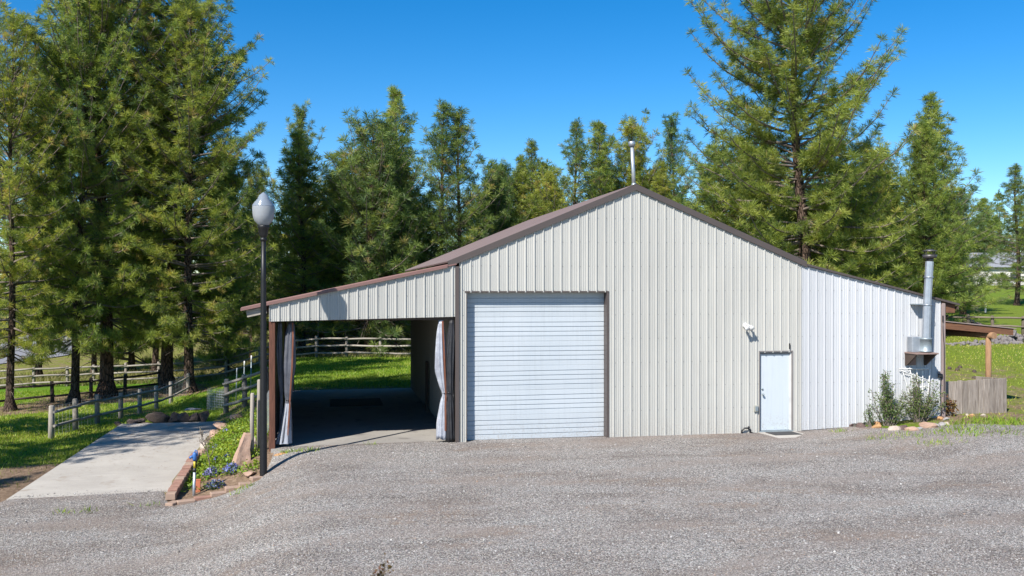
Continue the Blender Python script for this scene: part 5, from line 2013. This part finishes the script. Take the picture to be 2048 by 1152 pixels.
VAR = {
    'giant': pine(1, 27, 3.6, 4.6, .36, .54, 5, .80, (-12, 46), .22, .55, .60, 40, .019, .25, 1.62, .25, 'needle', 'barkred', 14, 0, .25, 0, .40),
    'giant2': pine(2, 26, 3.8, 4.4, .30, .56, 5, .80, (-10, 46), .22, .55, .60, 40, .019, .25, 1.62, .26, 'needle', 'bark', 16, 0, .25, 0, .40),
    'open': pine(3, 24, 2.5, 5.2, .36, .52, 5, .66, (-14, 40), .18, .70, .80, 40, .019, .25, 1.62, .30, 'needle_olive', 'bark', 14, .003, .22, .05, .45),
    'medium': pine(4, 15, .8, 3.4, .22, .46, 5, .80, (-6, 56), .16, .50, .74, 30, .023, .26, 1.58, .30, 'needle_olive', 'bark', 10, 0, .2, 0, .9),
    'bushy': pine(14, 13, .6, 3.4, .22, .46, 5, .75, (-6, 56), .16, .50, .74, 30, .023, .26, 1.58, .32, 'needle', 'bark', 14, .004, .2, 0, .6),
    'spire': pine(5, 16, 1.4, 2.6, .17, .48, 5, .85, (-2, 64), .12, .48, .76, 28, .024, .27, 1.42, .34, 'needle', 'bark', 22, 0, .15, 0, .85),
    'spire2': pine(15, 17, 1.4, 2.7, .17, .50, 5, .85, (-2, 64), .14, .50, .76, 28, .024, .27, 1.42, .36, 'needle_olive', 'bark', 20, .006, .15, .04, .8),
    'airy': pine(6, 17, 2.0, 2.7, .18, .60, 4, .85, (0, 64), .10, .55, .74, 28, .024, .27, 1.42, .42, 'needle_dark', 'bark', 22, .003, .15, .06, .85),
    'airy2': pine(16, 16, 2.0, 2.8, .18, .58, 4, .80, (0, 62), .12, .55, .76, 28, .024, .27, 1.42, .42, 'needle_dark', 'bark', 22, -.006, .15, .06, .7),
    'broad': pine(7, 13, 1.2, 3.4, .24, .48, 5, .70, (-8, 56), .16, .48, .76, 28, .024, .27, 1.5, .32, 'needle_dark', 'barkred', 26, 0, .2, 0, .55),
}
FORESTS = {'L': 'big pines at the left of the lawn', 'B': 'pines behind the building', 'R': 'pines right of the ridge'}
trng = np.random.default_rng(99)


def tree(kind, u, z, vtop, rpx, label, group, rz=None, tilt=0.0, loc=None):
    v = VAR[kind]
    if loc is None:
        x, y = xy_at(u, z)
    else:
        x, y = loc
    g = Hs(x, y)
    top = CAM[2] - (vtop - 576) / F * z
    sz = (top - g) / v['H']
    sr = rpx / F * z / v['R']
    root = thing('pine_tree', label, 'pine tree', (x, y, g - .05), 0, group)
    a = float(trng.uniform(0, 6.28)) if rz is None else rz
    root.rotation_euler = (float(trng.normal(0, .018)), float(trng.normal(0, .018)), 0)
    for nm in ('trunk', 'branches', 'crown'):
        o = link(nm, v[nm], root)
        o.scale = (sr, sr, sz)
        o.rotation_euler = (0, tilt, a)
    return root


G1, G2, G3 = 'big pines left of the shop', 'pines behind the shop roof', 'pines right of the roof ridge'
TREES = [
    # left group, near the fences
    ('giant2', 22, 40.5, 18, 112, 'leaning grey pine at the far left with its foot in the tan needle litter', G1),
    ('giant2', 146, 43.0, -90, 118, 'straight dark pine between the leaning one and the thick reddish trunk', G1),
    ('giant', 213, 45.0, -230, 165, 'thickest pine with the reddish trunk behind the short rail fence', G1),
    ('giant', 337, 48.0, -90, 150, 'dark thick pine just beyond the end of the short rail fence', G1),
    ('giant2', 380, 45.5, -12, 142, 'rightmost big pine of the left row, its crown edging the sky', G1),
    ('bushy', 455, 52.0, 330, 66, 'bushy pine filling the gap right of the big left row', G1),
    ('giant2', 76, 56.0, 110, 95, 'pine beyond the pale fence between the two leftmost trunks', G1),
    ('spire', 186, 58.0, 210, 70, 'thin pine beyond the pale fence left of the reddish trunk', G1),
    ('bushy', 266, 60.0, 250, 85, 'pine with bare lower sticks beyond the fence right of the reddish trunk', G1),
    ('giant2', 312, 57.0, 140, 90, 'grey trunked pine beyond the fence left of the dark thick one', G1),
    ('spire', 440, 62.0, 290, 60, 'left one of two slim trunks beyond the fence near the garden cage', G1),
    ('airy', 455, 66.0, 310, 60, 'right one of two slim trunks beyond the fence near the garden cage', G1),
    ('broad', 505, 60.0, 345, 62, 'thick dark trunked pine just left of the street lamp', G1),
    # behind the carport
    ('airy2', 588, 64.0, 216, 70, 'thin topped pine just right of the street lamp globe', G2),
    ('spire2', 603, 55.0, 262, 100, 'yellow green pointed pine right of the street lamp', G2),
    ('bushy', 655, 60.0, 370, 95, 'low pine between the pointed one and the broad dark one', G2),
    ('broad', 742, 53.5, 250, 125, 'broad dark green pine above the middle of the carport roof', G2),
    ('bushy', 690, 57.0, 315, 100, 'left shoulder of the broad dark pine group over the carport', G2),
    ('spire', 796, 60.0, 172, 78, 'tallest slim spire above the carport roof', G2),
    ('broad', 790, 55.0, 320, 90, 'red trunked pine seen through the carport at its right', G2),
    ('airy', 872, 57.0, 202, 92, 'forked looking pine left of the main roof, first of its pair', G2),
    ('airy2', 912, 57.0, 222, 95, 'second pine of the pair left of the main roof, leaning right', G2),
    ('medium', 850, 62.0, 385, 100, 'low olive pine filling below the pair left of the main roof', G2),
    ('broad', 976, 62.0, 340, 75, 'low rounded pine at the left foot of the roof slope', G2),
    ('airy2', 1008, 68.0, 330, 60, 'narrow pale pine between the rounded one and the twin tops', G2),
    ('spire2', 1046, 62.0, 308, 64, 'left of the twin pine tops above the left roof slope', G2),
    ('airy', 1064, 66.0, 278, 66, 'right and taller of the twin pine tops above the left roof slope', G2),
    ('bushy', 1104, 62.0, 345, 72, 'low pine in the dip between the twin tops and the next tall pair', G2),
    ('airy', 1147, 64.0, 236, 76, 'left of the two tall pines left of the ridge flue', G2),
    ('spire', 1195, 64.0, 238, 74, 'right of the two tall pines left of the ridge flue', G2),
    ('bushy', 1268, 66.0, 250, 86, 'dark pine directly behind the ridge flue', G2),
    ('medium', 1232, 68.0, 355, 66, 'small green pine low at the left of the ridge flue', G2),
    ('airy2', 1346, 66.0, 234, 70, 'thin see through pine right of the ridge flue', G2),
    ('spire2', 1322, 60.0, 322, 60, 'yellow green young pine low between the flue and the see through pine', G2),
    # right
    ('open', 1614, 43.5, -150, 192, 'tall open pine with long bare boughs towering over the right roof', G3),
    ('bushy', 1440, 50.0, 300, 120, 'bushy olive pine left of the tall open one', G3),
    ('bushy', 1520, 54.0, 290, 120, 'pine standing in the lower crown of the tall open one', G3),
    ('bushy', 1700, 46.0, 330, 130, 'bushy pine under the right boughs of the tall open one', G3),
    ('medium', 1845, 49.0, 238, 92, 'left top of the double pointed pine behind the stovepipe', G3),
    ('spire2', 1873, 53.0, 182, 95, 'right and taller top of the double pointed pine behind the stovepipe', G3),
    ('medium', 1775, 50.0, 385, 100, 'low olive pine behind the white lean-to roof', G3),
    ('bushy', 1600, 55.0, 400, 130, 'low olive pine hidden behind the valley of the two roofs', G3),
    ('bushy', 1752, 54.0, 292, 100, 'bushy pine closing the gap between the tall open pine and the double pointed one', G3),
    ('broad', 1925, 66.0, 385, 70, 'dark little pine left of the far white house', G3),
    ('airy', 2034, 76.0, 328, 68, 'single pine with a dark trunk on the rise at the far right', G3),
    ('medium', 1990, 136.0, 430, 56, 'round topped pine rising behind the left part of the far white house roof', G3),
    ('broad', 2005, 112.0, 545, 18, 'small dark bush pine against the far house wall', G3),
    ('spire', 1965, 135.0, 395, 46, 'pale distant pine behind the left end of the far house', G3),
    ('medium', 2075, 138.0, 400, 66, 'pine at the far right edge behind the white house', G3),
]
for r in TREES:
    tree(*r)
# two pines of the same stand left of the view, whose shade lies over the pad and lawn
for args in (('giant2', 27, 2.5, 'pine standing left of the view whose shade lies across the back of the pad', (-18.4, -2.6)),
             ('medium', 9, 1.7, 'small pine left of the view whose shade streaks the bare strip', (-16.6, -5.6)),
             ('giant', 27, 3.8, 'pine left of the view whose shade reaches the lawn behind the carport', (-19.0, 6.6))):
    x, y = args[4]
    zz = 36.0
    tree(args[0], 0, zz, 576 - (Hs(x, y) + args[1] - CAM[2]) * F / zz, args[2] * F / zz, args[3], G1, loc=args[4])

# bare dead saplings under the pines behind the carport
for i, (u, z, h, lab) in enumerate(((636, 53.5, 3.6, 'bare dead sapling behind the left post of the fence seen through the carport'), (668, 54.5, 3.2, 'tangled dead sapling in the middle of the carport view'),
                                    (698, 53.0, 3.4, 'pale leaning dead sapling crossing the fence seen through the carport'), (735, 55, 3.0, 'dead twiggy sapling left of the red trunk seen through the carport'),
                                    (612, 55, 3.2, 'dead twiggy sapling just right of the black trunk behind the carport'), (764, 54.5, 3.0, 'dead twiggy sapling touching the red trunk behind the carport'))):
    x, y = xy_at(u, z)
    o = thing('dead_sapling', lab, 'dead tree', (x, y, Hs(x, y) - .1), 0, 'dead saplings behind the carport')
    rg = np.random.default_rng(200 + i)
    tb = Tubes()
    ln = rg.uniform(-.35, .2)
    top = np.array([ln * h, rg.normal(0, .2), h])
    s = np.linspace(0, 1, 6)
    st_ = top[None, :] * s[:, None]
    tb.add(st_, .05 * (1 - .8 * s) + .006, 6)
    for k in range(46):
        t = rg.uniform(.08, 1)
        a = rg.uniform(0, 6.28)
        L = rg.uniform(.5, 1.7) * (1.1 - .6 * t)
        d = np.array([math.cos(a), math.sin(a), rg.uniform(-.45, .5)])
        q = top * t
        pts = q + d * L * s[:, None] + np.array([0, 0, 1]) * (-.2 * L * s ** 2)[:, None] + rg.normal(0, .03, (6, 3))
        tb.add(pts, .018 * (1 - .75 * s) + .003, 4)
        for _ in range(3):
            f = rg.integers(1, 5)
            tb.add([pts[f], pts[f] + (d * .4 + rg.normal(0, .5, 3)) * L * .4], [.009, .004], 3)
    link('branches', tb.mesh('branches', M['twig']), o)

# the wood far behind, read as one mass
wrng = np.random.default_rng(55)
lo = [pine(70, 14, .8, 2.6, .2, .75, 4, .75, (-5, 55), .14, .3, .30, 6, .10, .42, 1.45, .25, 'needle_dark', 'bark', 0),
      pine(71, 15, 1.0, 2.3, .2, .80, 4, .85, (0, 58), .12, .3, .30, 6, .10, .42, 1.45, .3, 'needle_dark', 'bark', 0)]
Vs, Ts, Vt = [], [], Tubes()
cand = []
for k in range(190):
    u = wrng.uniform(-500, 2550)
    z = wrng.uniform(84, 170)
    if 1890 < u < 2200 and z < 150:
        if z < 132:
            continue
    cand.append((u, z))
for (u, z) in cand:
    x, y = xy_at(u, z)
    m = lo[int(wrng.integers(0, 2))]
    c = np.array([v.co[:] for v in ()]) if False else None
    me = m['crown']
    if 'cache' not in m:
        arr = np.empty(len(me.vertices) * 3, np.float32)
        me.vertices.foreach_get('co', arr)
        tt = np.empty(len(me.polygons), np.float32)
        me.attributes['tint'].data.foreach_get('value', tt)
        m['cache'] = (arr.reshape(-1, 3), tt)
    arr, tt = m['cache']
    a = wrng.uniform(0, 6.28)
    hgt = wrng.uniform(10, 15.5) / m['H']
    sr = wrng.uniform(1.0, 1.5)
    ca, sa = math.cos(a) * sr, math.sin(a) * sr
    g = Hs(x, y)
    Vs.append(np.stack([x + arr[:, 0] * ca - arr[:, 1] * sa, y + arr[:, 0] * sa + arr[:, 1] * ca, g + arr[:, 2] * hgt], 1))
    Ts.append(np.clip(tt + wrng.normal(0, .12), 0, 1))
    Vt.add([(x, y, g - .3), (x, y, g + 5), (x, y, g + 10 * hgt * 1.2)], [.2, .14, .03], 6)
o = link('far_woods', tri_mesh('far_woods', np.concatenate(Vs), M['needle_dark'], np.concatenate(Ts)), None, 'stuff')
o['label'] = 'far pine wood closing the view behind everything'
link('trunks', Vt.mesh('trunks', M['bark']), o, 'stuff')
for m in lo:
    for nm in ('trunk', 'branches', 'crown'):
        bpy.data.meshes.remove(m[nm])

# ------------------------------------------------------------------ grass
def grass(name, label, n, area, hgt, wid, rng, mat, keepf, tbase=.5):
    x = rng.uniform(area[0], area[1], n)
    y = rng.uniform(area[2], area[3], n)
    k = rng.uniform(0, 1, n) < keepf(x, y)
    x, y = x[k], y[k]
    n = len(x)
    a = rng.uniform(0, 6.283, n)
    h = hgt * rng.uniform(.45, 1.3, n)
    w_ = wid * rng.uniform(.6, 1.3, n)
    lx_, ly_ = rng.normal(0, .45, n) * h, rng.normal(0, .45, n) * h
    z = H(x, y) - .005
    V = np.stack([np.stack([x - w_ * np.cos(a), y - w_ * np.sin(a), z], 1), np.stack([x + w_ * np.cos(a), y + w_ * np.sin(a), z], 1), np.stack([x + lx_, y + ly_, z + h], 1)], 1).reshape(-1, 3)
    t = np.clip(tbase + .25 * wob(x, y, 2.5, 18) + rng.normal(0, .17, n), 0, 1)
    o = link(name, tri_mesh(name, V, M[mat], t), None, 'stuff')
    o['label'] = label
    return o


grng = np.random.default_rng(31)
out_pad = lambda x, y: ~((x > -9.85) & (x < -6.45) & (y > -1.3) & (y < 9.9)) & ~((x > -4.6) & (x < 13.5) & (y > -.4) & (y < 12.85)) & (gravel_edge(x, y) < -.02)


def kl(x, y):
    g, l = cover(x, y)
    return np.where(out_pad(x, y), np.clip(g - .12, 0, 1), 0)


grass('grass', 'short green lawn grass left of the pad and behind it', 150000, (-24, -4.6, 0, 30), .085, .014, grng, 'blade', kl, .62)
grass('grass', 'short lawn grass behind the carport up to the pale fence', 60000, (-6, 14, 12.9, 29), .09, .016, grng, 'blade', kl, .5)
grass('grass', 'thin lawn grass right of the shop under and beyond the awning', 46000, (13.5, 34, -3, 26), .075, .016, grng, 'blade', lambda x, y: kl(x, y) * .8, .82)
grass('dry_grass', 'taller straw coloured grass along and beyond the pale fence', 50000, (-32, 6, 26, 46), .28, .02, grng, 'dryblade', lambda x, y: (depth(x, y) > 50.6) * sstep((62 - depth(x, y)) / 9), .4)
# weed tufts along the gravel edges
tx, ty = [], []
for (u, v, n, r) in ((1762, 880, 40, .25), (1815, 874, 60, .35), (1880, 890, 60, .22), (1905, 866, 110, .35), (1930, 858, 130, .45), (1965, 850, 150, .5), (1990, 842, 150, .5), (2020, 846, 130, .5), (1945, 872, 50, .3), (1678, 866, 24, .1),
                     (500, 975, 26, .12), (470, 992, 14, .08), (573, 908, 30, .10), (590, 906, 14, .06), (610, 905, 22, .12), (628, 903, 14, .07), (742, 892, 12, .08), (178, 1027, 16, .12), (130, 1028, 16, .1), (300, 1014, 14, .12), (1990, 872, 26, .3), (2040, 868, 60, .4)):
    p = gnd(u, v)
    n = int(n * 1.6)
    tx.append(p.x + grng.normal(0, r, n))
    ty.append(p.y + grng.normal(0, r * .8, n))
tx, ty = np.concatenate(tx), np.concatenate(ty)
n = len(tx)
V = []
a = grng.uniform(0, 6.283, n)
h = .12 * grng.uniform(.4, 1.3, n)
w_ = .012 * grng.uniform(.7, 1.5, n)
z = H(tx, ty)
V = np.stack([np.stack([tx - w_ * np.cos(a), ty - w_ * np.sin(a), z], 1), np.stack([tx + w_ * np.cos(a), ty + w_ * np.sin(a), z], 1), np.stack([tx + grng.normal(0, .6, n) * h, ty + grng.normal(0, .6, n) * h, z + h], 1)], 1).reshape(-1, 3)
o = link('weeds', tri_mesh('weeds', V, M['blade'], np.clip(grng.normal(.5, .2, n), 0, 1)), None, 'stuff')
o['label'] = 'scattered green weeds along the edges of the gravel'

grass('dry_grass', 'straw coloured blades mixed into the lawn left of the pad', 16000, (-24, -9.8, 0, 28), .10, .012, grng, 'dryblade', lambda x, y: np.where(out_pad(x, y), .25 + .6 * (cover(x, y)[0] < .7), 0), .5)
n = 5200
x = np.concatenate([grng.uniform(-9.7, -6.6, 1500), grng.uniform(-20, -9.9, n - 1500)])
y = np.concatenate([9.8 - np.abs(grng.normal(0, 3.2, 1500)), grng.uniform(-1.5, 6.0, n - 1500)])
k = (y > -1.0) | (x < -9.9)
x, y = x[k], y[k]
n = len(x)
onpad = x > -9.77
z = np.where(onpad, -.652, H(x, y) + .012)
a = grng.uniform(0, 6.283, n)
L_ = grng.uniform(.04, .13, n)
w_ = .006 + .004 * grng.uniform(0, 1, n)
V = np.stack([np.stack([x - w_ * np.sin(a), y + w_ * np.cos(a), z], 1), np.stack([x + w_ * np.sin(a), y - w_ * np.cos(a), z], 1), np.stack([x + L_ * np.cos(a), y + L_ * np.sin(a), z + grng.uniform(0, .012, n)], 1)], 1).reshape(-1, 3)
lit, nt, b = new_mat('needle_litter')
nt.links.new(ramp(nt, attr(nt, 'tint'), [(0, (0.10, 0.06, 0.04)), (0.6, (0.24, 0.15, 0.09)), (1, (0.36, 0.27, 0.17))]), b.inputs['Base Color'])
o = link('pine_litter', tri_mesh('pine_litter', V, lit, grng.uniform(0, 1, n)), None, 'stuff')
o['label'] = 'fallen brown pine needles on the pad and the bare strip'

# loose stones on the near gravel
lg, nt, b = new_mat('loose_stone')
nt.links.new(ramp(nt, attr(nt, 'tint'), [(0, (0.091, 0.086, 0.084)), (0.3, (0.210, 0.200, 0.190)), (0.6, (0.328, 0.310, 0.297)), (0.85, (0.456, 0.435, 0.415)), (0.95, (0.621, 0.598, 0.565)), (1, (0.383, 0.272, 0.203))]), b.inputs['Base Color'])
b.inputs['Roughness'].default_value = 0.9
n = 34000
zz = 11.0 + 11.5 * grng.uniform(0, 1, n) ** 1.15
uu = grng.uniform(-80, 2130, n)
x = CAM[0] + RT[0] * ((uu - 1024) / F * zz) + FW[0] * zz
y = CAM[1] + RT[1] * ((uu - 1024) / F * zz) + FW[1] * zz
x = np.concatenate([x, grng.uniform(-9.7, -6.6, 260)])
y = np.concatenate([y, -1.12 + np.abs(grng.normal(0, .16, 260))])
spill = np.arange(len(x)) >= len(x) - 260
k = (gravel_edge(x, y) > .12) | spill & ~((x > 7.8) & (x < 9.1) & (y > -1.0))
k &= ~((x > -6.55) & (x < -4.2) & (y > -2.7))
x, y = x[k], y[k]
n = len(x)
oc = np.array([(1, 0, 0), (-1, 0, 0), (0, 1, 0), (0, -1, 0), (0, 0, 1), (0, 0, -1)], float)
of = np.array([(0, 2, 4), (2, 1, 4), (1, 3, 4), (3, 0, 4), (2, 0, 5), (1, 2, 5), (3, 1, 5), (0, 3, 5)])
s = .0095 * grng.lognormal(0, .38, n)
s = np.clip(s, .004, .032)
rot = grng.uniform(0, 6.283, n)
vv = oc[None] * grng.uniform(.55, 1.15, (n, 6, 1)) * s[:, None, None] * np.array([1.25, 1.0, .75])
cx, sx_ = np.cos(rot)[:, None], np.sin(rot)[:, None]
vx = vv[:, :, 0] * cx - vv[:, :, 1] * sx_ + x[:, None]
vy = vv[:, :, 0] * sx_ + vv[:, :, 1] * cx + y[:, None]
ez = H(x, y) + .035 + .012 * wob(x, y, 1.1, 2) * sstep((-.2 - y) / 1.5) + .012 * wob(x, y * 3.0, 5.0, 30) * sstep((-1 - y) / 3)
ez = np.where((x > -9.77) & (x < -6.55) & (y > -1.22), -.655, ez)
vz = vv[:, :, 2] + (ez + s * .35)[:, None]
V = np.stack([vx, vy, vz], -1).reshape(-1, 3)
Fo = (np.arange(n)[:, None, None] * 6 + of[None]).reshape(-1, 3)
o = link('loose_gravel', idx_mesh('loose_gravel', V, Fo, lg, np.repeat(np.clip(grng.normal(.52, .22, n), 0, 1), 8)), None, 'stuff')
o['label'] = 'loose stones lying on the gravel yard'
